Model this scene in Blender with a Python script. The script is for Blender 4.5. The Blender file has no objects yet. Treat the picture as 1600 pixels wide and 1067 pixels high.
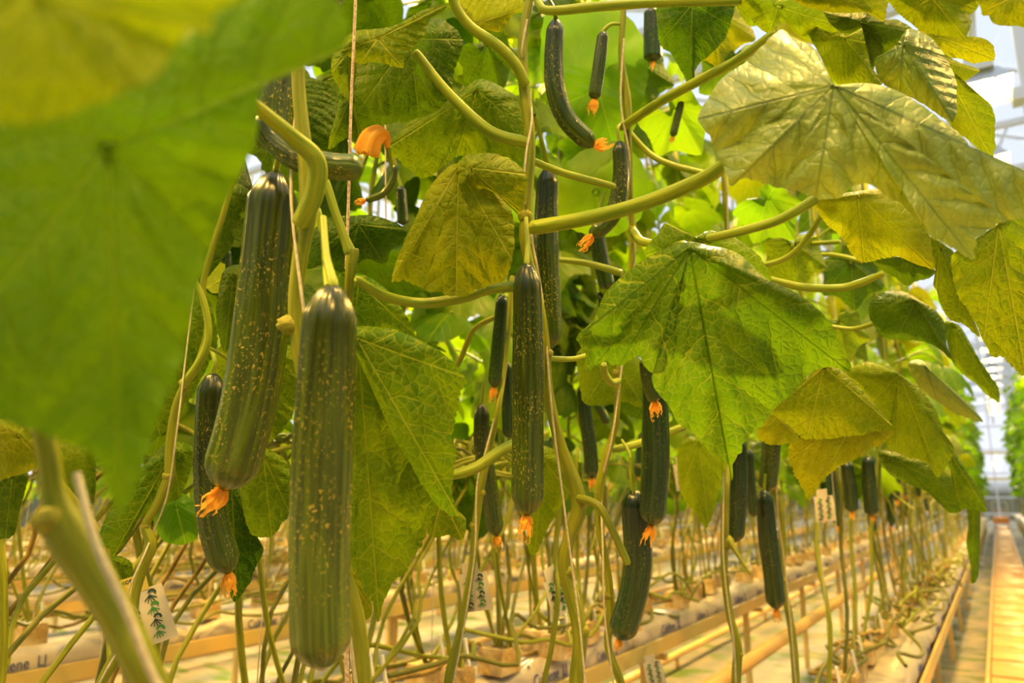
import bpy, math, random
import numpy as np
from mathutils import Vector, Matrix, Euler

# ------------------------------------------------------------------ camera, world, sun, exposure
random.seed(7); RNG = np.random.default_rng(7)
SC = bpy.context.scene
COL = SC.collection
SC.view_settings.view_transform = 'Standard'
SC.view_settings.look = 'None'
SC.view_settings.gamma = 1.0
SC.view_settings.use_curve_mapping = False
SC.view_settings.exposure = 1.18
F = 1155.0
YAW = math.radians(32.73); PITCH = math.radians(11.67)
CAMZ = 1.25
cam_d = bpy.data.cameras.new('camera'); cam = bpy.data.objects.new('camera', cam_d); COL.objects.link(cam)
cam.location = (0, 0, CAMZ)
cam.rotation_euler = (math.pi/2 + PITCH, 0, YAW)
cam_d.sensor_width = 36; cam_d.lens = F/1600*36
cam_d.clip_start = 0.02; cam_d.clip_end = 300
cam_d.dof.use_dof = True; cam_d.dof.focus_distance = 0.93; cam_d.dof.aperture_fstop = 4.5
SC.camera = cam
CM = Euler((math.pi/2 + PITCH, 0, YAW)).to_matrix()
CMN = np.array(CM)
def W(u, v, d):
    """photo pixel + distance along the view axis -> a point of the greenhouse"""
    p = CM @ Vector(((u-800)/F*d, -(v-533.5)/F*d, -d))
    return (p.x, p.y, p.z + CAMZ)
def WA(u, v, d):
    a = np.stack([(u-800)/F*d, -(v-533.5)/F*d, -d], -1) @ CMN.T
    a[..., 2] += CAMZ
    return a

wd = bpy.data.worlds.new('sky'); SC.world = wd; wd.use_nodes = True
nt = wd.node_tree; nt.nodes.clear()
wo = nt.nodes.new('ShaderNodeOutputWorld'); bg = nt.nodes.new('ShaderNodeBackground')
tc = nt.nodes.new('ShaderNodeTexCoord'); sx = nt.nodes.new('ShaderNodeSeparateXYZ'); cr = nt.nodes.new('ShaderNodeValToRGB')
nt.links.new(tc.outputs['Generated'], sx.inputs[0]); nt.links.new(sx.outputs['Z'], cr.inputs[0])
cr.color_ramp.elements.new(.49); cr.color_ramp.elements[0].position = 0.0; cr.color_ramp.elements[0].color = (0.12, 0.12, 0.07, 1)
cr.color_ramp.elements[1].position = .02; cr.color_ramp.elements[1].color = (0.86, 0.88, 0.93, 1); cr.color_ramp.elements[2].position = .8
cr.color_ramp.elements[2].color = (0.78, 0.87, 1.0, 1)
nt.links.new(cr.outputs[0], bg.inputs['Color']); bg.inputs['Strength'].default_value = 0.54
nt.links.new(bg.outputs[0], wo.inputs[0])

sun_d = bpy.data.lights.new('sun', 'SUN'); sun = bpy.data.objects.new('sun', sun_d); COL.objects.link(sun)
sun_d.energy = 2.6; sun_d.color = (1.0, 0.80, 0.42); sun_d.angle = math.radians(1.0)
SUNDIR = Vector((-0.25, 1.0, 0.75)).normalized()
sun.rotation_euler = SUNDIR.to_track_quat('Z', 'Y').to_euler()
LAMP_COL = (1.0, 0.58, 0.09); LAMP_W = 48.0
SC.cycles.use_denoising = True
SC.cycles.max_bounces = 8; SC.cycles.transparent_max_bounces = 12; SC.cycles.transmission_bounces = 6
SC.cycles.sample_clamp_indirect = 4.0
SC.cycles.caustics_reflective = False; SC.cycles.caustics_refractive = False

# ------------------------------------------------------------------ helpers
def tag(o, label=None, cat=None, group=None, kind=None):
    if label: o['label'] = label
    if cat: o['category'] = cat
    if group: o['group'] = group
    if kind: o['kind'] = kind
    return o
def obj(name, me, parent=None, loc=None, rot=None, scale=None):
    o = bpy.data.objects.new(name, me); COL.objects.link(o)
    if parent: o.parent = parent
    if loc is not None: o.location = loc
    if rot is not None: o.rotation_euler = rot
    if scale is not None: o.scale = (scale,)*3 if isinstance(scale, (int, float)) else scale
    return o
def thing(name, label, cat, loc=(0,0,0), group=None):
    return tag(obj(name, None, None, loc), label, cat, group)
def local(o_parent, pts):
    return np.asarray(pts, float) - np.array(o_parent.location)
def mk(name, verts, faces, mat, attrs=None, uv=None, smooth=True, mats=None, mi=None):
    verts = np.asarray(verts, np.float32).reshape(-1, 3)
    me = bpy.data.meshes.new(name)
    quads = isinstance(faces, np.ndarray)
    if quads:
        k = faces.shape[1]
        lv = faces.astype(np.int32).ravel(); ls = np.arange(0, len(lv), k, dtype=np.int32); lt = np.full(len(faces), k, np.int32)
    else:
        lv = np.array([i for f in faces for i in f], np.int32)
        lt = np.array([len(f) for f in faces], np.int32); ls = np.concatenate([[0], np.cumsum(lt)[:-1]]).astype(np.int32)
    me.vertices.add(len(verts)); me.vertices.foreach_set('co', verts.ravel())
    me.loops.add(len(lv)); me.loops.foreach_set('vertex_index', lv)
    me.polygons.add(len(ls)); me.polygons.foreach_set('loop_start', ls); me.polygons.foreach_set('loop_total', lt)
    me.polygons.foreach_set('use_smooth', np.full(len(ls), smooth))
    if uv is not None:
        l = me.uv_layers.new(name='UVMap'); l.data.foreach_set('uv', np.asarray(uv, np.float32)[lv].ravel())
    for k2, a in (attrs or {}).items():
        at = me.attributes.new(k2, 'FLOAT', 'POINT'); at.data.foreach_set('value', np.asarray(a, np.float32))
    for m in (mats or [mat]): me.materials.append(m)
    if mi is not None: me.polygons.foreach_set('material_index', np.asarray(mi, np.int32))
    me.update(calc_edges=True); me.validate()
    return me
class MB:
    def __init__(s): s.v = []; s.f = []; s.m = []
    def box(s, c, d, rz=0.0, rx=0.0, m=0):
        n = len(s.v); M = Matrix.Rotation(rz, 3, 'Z') @ Matrix.Rotation(rx, 3, 'X')
        for sx in (-1, 1):
            for sy in (-1, 1):
                for sz in (-1, 1):
                    p = M @ Vector((sx*d[0]/2, sy*d[1]/2, sz*d[2]/2)); s.v.append((p.x+c[0], p.y+c[1], p.z+c[2]))
        for f in ((0,1,3,2),(4,6,7,5),(0,4,5,1),(2,3,7,6),(0,2,6,4),(1,5,7,3)): s.f.append([n+i for i in f]); s.m.append(m)
    def bar(s, a, b, w, m=0):
        a = Vector(a); b = Vector(b); d = b-a; q = d.to_track_quat('Z', 'Y').to_matrix(); n = len(s.v)
        for p in (a, b):
            for sx, sy in ((-1,-1),(1,-1),(1,1),(-1,1)):
                t = p + q @ Vector((sx*w/2, sy*w/2, 0)); s.v.append(tuple(t))
        for i in range(4): s.f.append([n+i, n+(i+1)%4, n+4+(i+1)%4, n+4+i]); s.m.append(m)
        s.f.append([n+3,n+2,n+1,n]); s.f.append([n+4,n+5,n+6,n+7]); s.m += [m, m]
    def add(s, v, f, m=0):
        n = len(s.v); s.v += [tuple(x) for x in v]; s.f += [[i+n for i in q] for q in f]; s.m += [m]*len(f)
    def mesh(s, name, mat, smooth=False, mats=None):
        return mk(name, s.v, s.f, mat, smooth=smooth, mats=mats, mi=s.m if mats else None)
def catmull(P, n, closed=False):
    P = np.asarray(P, float); K = len(P)
    if closed: idx = lambda i: P[i % K]; segs = K
    else: idx = lambda i: P[min(max(i, 0), K-1)]; segs = K-1
    out = []
    for i in range(segs):
        p0, p1, p2, p3 = idx(i-1), idx(i), idx(i+1), idx(i+2)
        t = np.linspace(0, 1, n, endpoint=False)[:, None]
        out.append(.5*((2*p1)+(-p0+p2)*t+(2*p0-5*p1+4*p2-p3)*t*t+(-p0+3*p1-3*p2+p3)*t**3))
    if not closed: out.append(P[-1][None])
    return np.concatenate(out)
def resample(P, n, closed=False):
    Q = np.vstack([P, P[:1]]) if closed else P
    s = np.concatenate([[0], np.cumsum(np.linalg.norm(np.diff(Q[:, :3], axis=0), axis=1))])
    t = np.linspace(0, s[-1], n, endpoint=not closed)
    return np.stack([np.interp(t, s, Q[:, k]) for k in range(P.shape[1])], 1)
def tube(P, R, ns=8, ridge=0.0, nr=5, cap=True, seg=5, smooth=True, rfun=None):
    """P control points, R radii -> verts, quad faces, uv, t"""
    P = np.asarray(P, float); R = np.asarray(R if np.ndim(R) else [R]*len(P), float)
    Q = catmull(np.hstack([P, R[:, None]]), seg) if smooth and len(P) > 2 else np.hstack([P, R[:, None]])
    C = Q[:, :3]; r = Q[:, 3]; n = len(C)
    T = np.gradient(C, axis=0); T /= np.linalg.norm(T, axis=1)[:, None] + 1e-9
    up = np.array([0.31, 0.52, 0.79]) if abs(T[0] @ np.array([0.31, .52, .79])) < .9 else np.array([1., 0, 0])
    N = np.zeros_like(C); a = np.cross(T[0], up); a /= np.linalg.norm(a); N[0] = a
    for i in range(1, n):
        a = N[i-1] - T[i]*(N[i-1] @ T[i]); N[i] = a/(np.linalg.norm(a)+1e-9)
    B = np.cross(T, N)
    th = np.arange(ns)/ns*2*np.pi
    s = np.concatenate([[0], np.cumsum(np.linalg.norm(np.diff(C, axis=0), axis=1))])
    rr = r[:, None]*(1+ridge*np.cos(nr*th))[None]
    if rfun is not None: rr = rr*rfun(th[None, :], s[:, None])
    V = C[:, None]+rr[..., None]*(np.cos(th)[None, :, None]*N[:, None]+np.sin(th)[None, :, None]*B[:, None])
    V = V.reshape(-1, 3)
    i = np.arange(n-1)[:, None]; j = np.arange(ns)[None]
    a = i*ns+j; b = i*ns+(j+1) % ns
    Fq = np.stack([a, b, b+ns, a+ns], -1).reshape(-1, 4)
    uv = np.stack([np.broadcast_to(th/(2*np.pi), (n, ns)), np.broadcast_to(s[:, None], (n, ns))], -1).reshape(-1, 2)
    t = np.broadcast_to((s/s[-1])[:, None], (n, ns)).reshape(-1)
    return V, Fq, uv, t
def tube_mesh(name, P, R, mat, **k):
    V, Fq, uv, t = tube(P, R, **k)
    return mk(name, V, Fq, mat, attrs={'t': t}, uv=uv)

# ------------------------------------------------------------------ materials
def mat(name, color=(.5,.5,.5), rough=.5, spec=.5, metallic=0.0):
    m = bpy.data.materials.new(name); m.use_nodes = True
    p = m.node_tree.nodes['Principled BSDF']
    p.inputs['Base Color'].default_value = (*color, 1); p.inputs['Roughness'].default_value = rough
    p.inputs['Specular IOR Level'].default_value = spec; p.inputs['Metallic'].default_value = metallic
    return m
class N:
    def __init__(s, m): s.t = m.node_tree; s.p = s.t.nodes['Principled BSDF']; s.out = s.t.nodes['Material Output']
    def n(s, typ, **k):
        x = s.t.nodes.new(typ)
        for a, b in k.items():
            if a in x.inputs.keys(): x.inputs[a].default_value = b
            else: setattr(x, a, b)
        return x
    def l(s, a, b): s.t.links.new(a, b)
    def math(s, op, a, b=None, clamp=False):
        x = s.n('ShaderNodeMath', operation=op, use_clamp=clamp)
        for i, q in enumerate((a, b)):
            if q is None: continue
            if isinstance(q, (int, float)): x.inputs[i].default_value = q
            else: s.l(q, x.inputs[i])
        return x.outputs[0]
    def mix(s, f, a, b):
        x = s.n('ShaderNodeMix', data_type='RGBA')
        for i, q in ((0, f), (6, a), (7, b)):
            if isinstance(q, (int, float)): x.inputs[i].default_value = q
            elif isinstance(q, tuple): x.inputs[i].default_value = (*q, 1)
            else: s.l(q, x.inputs[i])
        return x.outputs[2]
    def ramp(s, f, *st):
        x = s.n('ShaderNodeValToRGB'); e = x.color_ramp.elements
        while len(e) < len(st): e.new(.5)
        for q, (p, c) in zip(e, st): q.position = p; q.color = (*c, 1) if isinstance(c, tuple) else (c, c, c, 1)
        s.l(f, x.inputs[0]); return x.outputs[0]
def noise_mat(name, c1, c2, scale=5, rough=.6, bump=0.0, spec=.4, coord='Object', stretch=(1,1,1), lo=.35, hi=.65, bscale=None):
    m = mat(name, c1, rough, spec); g = N(m)
    tc = g.n('ShaderNodeTexCoord'); mp = g.n('ShaderNodeMapping'); mp.inputs['Scale'].default_value = stretch
    g.l(tc.outputs[coord], mp.inputs[0])
    no = g.n('ShaderNodeTexNoise', Scale=scale, Detail=6.0); g.l(mp.outputs[0], no.inputs['Vector'])
    g.l(g.ramp(no.outputs['Fac'], (lo, c1), (hi, c2)), g.p.inputs['Base Color'])
    if bump:
        n2 = g.n('ShaderNodeTexNoise', Scale=bscale or scale*4, Detail=4.0); g.l(mp.outputs[0], n2.inputs['Vector'])
        b = g.n('ShaderNodeBump', Strength=bump, Distance=.01); g.l(n2.outputs['Fac'], b.inputs['Height']); g.l(b.outputs[0], g.p.inputs['Normal'])
    return m
def leaf_material(name, cA, cB, vein, trans, cT, net=True, rough=.42, spec=.5, mainv=None, bump=.85):
    m = mat(name, cA, rough, spec); g = N(m)
    uv = g.n('ShaderNodeUVMap'); oi = g.n('ShaderNodeObjectInfo')
    no = g.n('ShaderNodeTexNoise', Scale=22.0, Detail=4.0); g.l(uv.outputs[0], no.inputs['Vector'])
    f = g.math('ADD', g.math('MULTIPLY', no.outputs['Fac'], 1.1), g.math('MULTIPLY', g.math('SUBTRACT', oi.outputs['Random'], .5), .9))
    f = g.math('SUBTRACT', f, .05, clamp=True)
    col = g.mix(f, cA, cB)
    A1 = g.n('ShaderNodeAttribute', attribute_name='va'); A2 = g.n('ShaderNodeAttribute', attribute_name='vb')
    wn = g.n('ShaderNodeTexNoise', Scale=40.0, Detail=2.0); g.l(uv.outputs[0], wn.inputs['Vector'])
    ph = g.math('ADD', A1.outputs['Fac'], g.math('MULTIPLY', g.math('SUBTRACT', wn.outputs['Fac'], .5), .55))
    fr = g.math('ABSOLUTE', g.math('SUBTRACT', g.math('FRACT', ph), .5))
    sec = g.math('MULTIPLY', g.ramp(fr, (.012, 1.0), (.045, 0.0)), g.ramp(g.math('MULTIPLY', A2.outputs['Fac'], 10.0), (.3, .8), (.75, .15)))
    mn = g.ramp(g.math('MULTIPLY', A2.outputs['Fac'], 100.0), (.05, 1.0), (.16, 0.0))
    hgt = None
    if net:
        wv = g.n('ShaderNodeTexNoise', Scale=60.0, Detail=2.0); g.l(uv.outputs[0], wv.inputs['Vector'])
        ad = g.n('ShaderNodeVectorMath', operation='MULTIPLY_ADD'); g.l(wv.outputs['Color'], ad.inputs[0]); ad.inputs[1].default_value = (.006,)*3; g.l(uv.outputs[0], ad.inputs[2])
        v1 = g.n('ShaderNodeTexVoronoi', feature='DISTANCE_TO_EDGE', Scale=95.0); g.l(ad.outputs[0], v1.inputs['Vector'])
        v2 = g.n('ShaderNodeTexVoronoi', feature='DISTANCE_TO_EDGE', Scale=330.0); g.l(ad.outputs[0], v2.inputs['Vector'])
        e1 = g.ramp(v1.outputs['Distance'], (0.0, 1.0), (.07, 0.0))
        e2 = g.ramp(v2.outputs['Distance'], (0.0, 1.0), (.09, 0.0))
        ev = g.math('ADD', g.math('MULTIPLY', e1, .55), g.math('MULTIPLY', e2, .16))
        ev = g.math('MAXIMUM', ev, sec, clamp=True)
        h1 = g.ramp(v1.outputs['Distance'], (0.0, 0.0), (.25, 1.0))
        h2 = g.ramp(v2.outputs['Distance'], (0.0, 0.0), (.3, 1.0))
        hgt = g.math('ADD', g.math('MULTIPLY', h1, .75), g.math('MULTIPLY', h2, .12))
        hgt = g.math('SUBTRACT', hgt, g.math('MULTIPLY', g.math('MAXIMUM', sec, mn), 1.1))
    else:
        ev = g.math('MULTIPLY', sec, .7)
    col = g.mix(ev, col, vein); col = g.mix(g.math('MULTIPLY', mn, .9), col, mainv or vein)
    g.l(col, g.p.inputs['Base Color'])
    tr = g.n('ShaderNodeBsdfTranslucent'); tcol = g.mix(f, cT, tuple(x*y for x, y in zip(cT, (1.35, 1.0, 1.0))))
    tcol = g.mix(g.math('MULTIPLY', ev, .5), tcol, tuple(x*.55 for x in cT)); g.l(tcol, tr.inputs['Color'])
    mx = g.n('ShaderNodeMixShader'); mx.inputs[0].default_value = trans
    g.l(g.p.outputs[0], mx.inputs[1]); g.l(tr.outputs[0], mx.inputs[2]); g.l(mx.outputs[0], g.out.inputs[0])
    if hgt is not None:
        b = g.n('ShaderNodeBump', Strength=bump, Distance=.0014); g.l(hgt, b.inputs['Height']); g.l(b.outputs[0], g.p.inputs['Normal']); g.l(b.outputs[0], tr.inputs['Normal'])
    return m
VEINC = (.36, .42, .025)
M_LEAF = leaf_material('leaf_green', (.035, .115, .002), (.16, .22, .003), VEINC, .34, (.26, .46, .004), spec=.10, rough=.52)
M_LEAF_Y = leaf_material('leaf_yellowish', (.07, .15, .002), (.21, .245, .003), (.42, .42, .035), .36, (.34, .46, .004), spec=.10, rough=.52)
M_LEAF_M = leaf_material('leaf_creased', (.04, .115, .002), (.17, .22, .003), VEINC, .34, (.26, .46, .004), spec=.10, rough=.5, mainv=(.02, .07, .002))
M_LEAF_G = leaf_material('leaf_glossy', (.13, .21, .02), (.27, .34, .06), (.10, .18, .012), .24, (.32, .44, .006), rough=.40, spec=1.0, mainv=(.04, .10, .004), bump=.5)
M_LEAF_F = leaf_material('leaf_deep_green', (.012, .070, .001), (.06, .15, .002), (.14,.24,.01), .34, (.13, .34, .002), spec=.1, rough=.55)
M_LEAF_D = leaf_material('leaf_dark', (.014, .055, .002), (.07, .11, .003), (.18, .24, .015), .26, (.14, .34, .004), spec=.10, rough=.52)
M_LEAF_BG = leaf_material('leaf_far', (.035, .12, .002), (.16, .22, .004), (.3,.36,.03), .42, (.26, .58, .006), net=False, spec=.2)

def stem_material(name, c1, c2):
    m = mat(name, c1, .45, .4); g = N(m)
    uv = g.n('ShaderNodeUVMap'); mp = g.n('ShaderNodeMapping'); mp.inputs['Scale'].default_value = (10, 12, 1); g.l(uv.outputs[0], mp.inputs[0])
    no = g.n('ShaderNodeTexNoise', Scale=1.0, Detail=3.0); g.l(mp.outputs[0], no.inputs['Vector'])
    g.l(g.ramp(no.outputs['Fac'], (.35, c1), (.65, c2)), g.p.inputs['Base Color'])
    mp2 = g.n('ShaderNodeMapping'); mp2.inputs['Scale'].default_value = (40, 900, 1); g.l(uv.outputs[0], mp2.inputs[0])
    n2 = g.n('ShaderNodeTexNoise', Scale=1.0, Detail=1.0); g.l(mp2.outputs[0], n2.inputs['Vector'])
    b = g.n('ShaderNodeBump', Strength=.35, Distance=.0006); g.l(n2.outputs['Fac'], b.inputs['Height']); g.l(b.outputs[0], g.p.inputs['Normal'])
    g.p.inputs['Subsurface Weight'].default_value = .0
    return m
M_STEM = stem_material('stem_green', (.17, .21, .006), (.32, .32, .012))
M_PET = stem_material('petiole_green', (.19, .29, .008), (.36, .40, .016))
M_STEM_D = stem_material('old_stem', (.08, .10, .006), (.20, .18, .012))
M_DRY = noise_mat('dry_stem', (.16, .11, .02), (.34, .22, .05), 30, .8)
M_STRING = noise_mat('twine', (.74, .66, .50), (.55, .46, .34), 200, .8)
M_ROPE = noise_mat('rope', (.42, .25, .18), (.75, .60, .48), 300, .8)
M_NODE = noise_mat('node_tissue', (.24, .26, .012), (.38, .34, .03), 120, .6, .4)

def cuc_material(name, top, bot, speck, specks=1.0, rough=.24):
    m = mat(name, top, rough, .55); g = N(m)
    uv = g.n('ShaderNodeUVMap'); at = g.n('ShaderNodeAttribute', attribute_name='t')
    mp = g.n('ShaderNodeMapping'); mp.inputs['Scale'].default_value = (30, 9, 1); g.l(uv.outputs[0], mp.inputs[0])
    st = g.n('ShaderNodeTexNoise', Scale=1.0, Detail=4.0); g.l(mp.outputs[0], st.inputs['Vector'])
    base = g.mix(g.ramp(at.outputs['Fac'], (.12, 0.0), (.95, 1.0)), top, bot)
    base = g.mix(g.math('MULTIPLY', g.ramp(st.outputs['Fac'], (.42, 0.0), (.62, 1.0)), g.ramp(at.outputs['Fac'], (0.0, .18), (1.0, .75))), base, tuple(x*2.3 for x in bot))
    mp2 = g.n('ShaderNodeMapping'); mp2.inputs['Scale'].default_value = (56, 210, 1); g.l(uv.outputs[0], mp2.inputs[0])
    vo = g.n('ShaderNodeTexNoise', Scale=1.0, Detail=2.0, Roughness=.6, Distortion=.6); g.l(mp2.outputs[0], vo.inputs['Vector'])
    dot = g.ramp(vo.outputs['Fac'], (.585, 0.0), (.66, 1.0))
    mp3 = g.n('ShaderNodeMapping'); mp3.inputs['Scale'].default_value = (5, 14, 1); g.l(uv.outputs[0], mp3.inputs[0])
    pn = g.n('ShaderNodeTexNoise', Scale=1.0, Detail=1.0); g.l(mp3.outputs[0], pn.inputs['Vector'])
    sp = g.math('MULTIPLY', dot, g.ramp(pn.outputs['Fac'], (.40, 0.0), (.60, 1.0)))
    sp = g.math('MULTIPLY', sp, g.math('MULTIPLY', g.ramp(at.outputs['Fac'], (.12, 0.0), (.3, 1.0), (.86, 1.0), (.97, .2)), specks), clamp=True)
    base = g.mix(sp, base, speck)
    g.l(base, g.p.inputs['Base Color'])
    b = g.n('ShaderNodeBump', Strength=.6, Distance=.0012)
    g.l(g.math('ADD', g.math('MULTIPLY', sp, .8), g.math('MULTIPLY', st.outputs['Fac'], .8)), b.inputs['Height']); g.l(b.outputs[0], g.p.inputs['Normal'])
    g.p.inputs['Coat Weight'].default_value = .12; g.p.inputs['Coat Roughness'].default_value = .3
    return m
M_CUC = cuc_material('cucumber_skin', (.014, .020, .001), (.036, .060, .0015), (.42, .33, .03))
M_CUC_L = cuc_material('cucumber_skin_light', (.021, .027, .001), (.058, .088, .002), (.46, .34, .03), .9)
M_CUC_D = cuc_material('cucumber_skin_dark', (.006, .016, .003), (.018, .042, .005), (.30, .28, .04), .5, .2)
M_FLOWER = mat('withered_flower', (1.0, .50, .07), .6, .2); g = N(M_FLOWER)
tr = g.n('ShaderNodeBsdfTranslucent'); tr.inputs['Color'].default_value = (1.0, .6, .10, 1)
mx = g.n('ShaderNodeMixShader'); mx.inputs[0].default_value = .4; g.l(g.p.outputs[0], mx.inputs[1]); g.l(tr.outputs[0], mx.inputs[2]); g.l(mx.outputs[0], g.out.inputs[0])

M_FILM = noise_mat('ground_film', (.15, .17, .18), (.32, .27, .22), 3, .85, .25, spec=.08, stretch=(1.5, .5, 1))
g = N(M_FILM); tcc = g.n('ShaderNodeTexCoord'); mpp = g.n('ShaderNodeMapping'); mpp.inputs['Scale'].default_value = (1.2, 3.0, 1); g.l(tcc.outputs['Object'], mpp.inputs[0])
al = g.n('ShaderNodeTexNoise', Scale=2.2, Detail=5.0); g.l(mpp.outputs[0], al.inputs['Vector'])
src = g.p.inputs['Base Color'].links[0].from_socket
g.l(g.mix(g.ramp(al.outputs['Fac'], (.52, 0.0), (.64, .85)), src, (.08, .15, .01)), g.p.inputs['Base Color'])
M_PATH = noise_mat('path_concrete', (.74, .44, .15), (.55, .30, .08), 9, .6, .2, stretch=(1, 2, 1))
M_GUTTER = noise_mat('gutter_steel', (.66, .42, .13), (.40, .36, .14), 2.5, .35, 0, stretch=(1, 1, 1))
M_SLAB = noise_mat('slab_film', (.52, .45, .36), (.38, .33, .27), 8, .38, .5, bscale=14)
M_INK = mat('blue_ink', (.04, .06, .22), .5)
M_BLOCK = noise_mat('rockwool_block', (.42, .26, .07), (.62, .48, .26), 30, .8, .4)
M_STAKE = mat('white_plastic', (.85, .87, .88), .3)
M_CARD = noise_mat('paper_card', (.80, .70, .52), (.72, .60, .42), 30, .6)
M_CARDY = mat('yellow_card', (.85, .62, .10), .6)
M_PRINTG = mat('green_print', (.06, .28, .05), .6); M_PRINTD = mat('dark_print', (.02, .06, .05), .6)
M_WHITE = mat('white_paint', (.80, .81, .84), .4)
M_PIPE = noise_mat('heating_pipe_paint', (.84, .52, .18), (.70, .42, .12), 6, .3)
M_YEL = mat('yellow_paint', (.85, .60, .05), .4)
M_ALU = mat('aluminium', (.6, .62, .65), .35, metallic=.6)
M_CARTON = mat('orange_cart', (.75, .28, .05), .6)
M_GLASS = bpy.data.materials.new('glass'); M_GLASS.use_nodes = True; g = M_GLASS.node_tree; g.nodes.clear()
go = g.nodes.new('ShaderNodeOutputMaterial'); gt = g.nodes.new('ShaderNodeBsdfTransparent'); gg = g.nodes.new('ShaderNodeBsdfGlossy'); gm = g.nodes.new('ShaderNodeMixShader')
gt.inputs[0].default_value = (.97, .98, 1, 1); gg.inputs['Roughness'].default_value = .05; gm.inputs[0].default_value = .06
g.links.new(gt.outputs[0], gm.inputs[1]); g.links.new(gg.outputs[0], gm.inputs[2]); g.links.new(gm.outputs[0], go.inputs[0])
M_BULB = bpy.data.materials.new('lamp_glow'); M_BULB.use_nodes = True; g = M_BULB.node_tree; g.nodes.clear()
go = g.nodes.new('ShaderNodeOutputMaterial'); ge = g.nodes.new('ShaderNodeEmission'); ge.inputs[0].default_value = (1.0, .72, .30, 1); ge.inputs[1].default_value = 60
g.links.new(ge.outputs[0], go.inputs[0])

# ------------------------------------------------------------------ the greenhouse shell
YN, YF = -4.0, 42.0
XL, XR = -18.0, 6.0
m = MB(); m.box(((XL+XR)/2, (YN+YF)/2, -.05), (XR-XL, YF-YN, .1)); tag(obj('floor', m.mesh('floor', M_FILM)), kind='structure')
# roof: gutter beams along the rows, panes between, white trusses across
RZ = 5.65
def roof_z(x):
    p = ((x+18.0) % 4.0)/4.0
    return RZ + .9*(1-abs(2*p-1))
rb = MB()
for x in np.arange(-18, 6.1, 4): rb.box((x, (YN+YF)/2, RZ-.08), (.16, YF-YN, .16))
for x in np.arange(-16, 6, 4): rb.box((x, (YN+YF)/2, RZ+.92), (.06, YF-YN, .08))
for y in np.arange(YN, YF+.1, 2.0):
    for x in np.arange(-18, 5.9, 4):
        rb.bar((x, y, RZ), (x+2, y, RZ+.9), .035); rb.bar((x+2, y, RZ+.9), (x+4, y, RZ), .035)
tag(obj('ceiling', rb.mesh('roof_frame', M_WHITE)), kind='structure')
ceil_o = bpy.data.objects['ceiling']
for x in np.arange(-18, 5.9, 4):
    for y in np.arange(YN, YF-.1, 2.0):
        if y < -1: continue
        pass
pane_me = {}
for side in (0, 1):
    q = MB(); a = (0, 0, 0) if side == 0 else (0, 0, .9); b = (2, 0, .9) if side == 0 else (2, 0, 0)
    v = [(a[0], 0.02, a[2]), (b[0], 0.02, b[2]), (b[0], 3.98, b[2]), (a[0], 3.98, a[2])]
    v += [(p[0], p[1], p[2]+.006) for p in v]
    q.add(v, [(0,3,2,1),(4,5,6,7),(0,1,5,4),(1,2,6,5),(2,3,7,6),(3,0,4,7)])
    pane_me[side] = q.mesh('pane', M_GLASS)
for x in (-6, -2, 2):
    for y in np.arange(0, YF-2, 4.0):
        obj('pane', pane_me[0], ceil_o, (x, y, RZ+.03)); obj('pane', pane_me[1], ceil_o, (x+2, y, RZ+.03))
for n_, y in enumerate(np.arange(6.0, YF, 4.0)):
    t = MB(); x0, x1 = XL, XR
    t.bar((x0, y, 5.0), (x1, y, 5.0), .07); t.bar((x0, y, 5.57), (x1, y, 5.57), .07)
    k = 0
    for x in np.arange(x0, x1-.1, .6):
        a, b = (4.35, 5.57) if k % 2 == 0 else (4.92, 5.0); t.bar((x, y, a), (x+.6, y, b), .03); k += 1
    o = obj('trim_%d' % (n_+1), t.mesh('truss', M_WHITE)); tag(o, kind='structure')
post = MB(); post.box((0, 0, 2.85), (.10, .10, 5.7)); post.bar((0, 0, 4.3), (1.2, 0, 5.1), .04); post.box((0, 0, 4.95), (.26, .2, .12)); post.box((0, 0, .05), (.2, .2, .1)); post_me = post.mesh('post', M_WHITE)
k = 20
for y in (8.0, 12.0, 16.0, 20.0, 24.0, 28.0, 32.0):
    for x in (.66,):
        tag(obj('trim_%d' % k, post_me, None, (x, y, 0)), kind='structure'); k += 1
# far glazed end wall
w = MB()
for x in np.arange(XL, XR+.1, 1.0): w.box((x, YF, 3), (.06, .08, 6))
for z in (.0, .35, 1.1, 2.2, 3.3, 4.4, 5.2): w.box(((XL+XR)/2, YF, z), (XR-XL, .06, .07))
o = tag(obj('wall_far', w.mesh('wall_frame', M_WHITE)), kind='structure')
q = MB(); q.box((.5, 0, .52), (.96, .012, 1.0)); pm = q.mesh('pane', M_GLASS)
for x in np.arange(-6, 4, 1.0):
    for z in (.04, 1.1, 2.2, 3.3, 4.4): obj('pane', pm, o, (x, YF, z))
w = MB()
for z in (1.9, 3.0): w.box((0.2, 38.5, z), (2.6, .06, .09))
for x in (-1.1, 1.5): w.box((x, 38.5, 1.5), (.07, .07, 3.0))
tag(obj('barrier_frame', w.mesh('barrier', M_YEL)), 'yellow crossbar frame across the far end of the aisle', 'barrier')
w = MB()
for z in np.arange(.2, 1.2, .2): w.box((XR-.3, 20, z), (.02, 40, .02))

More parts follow.
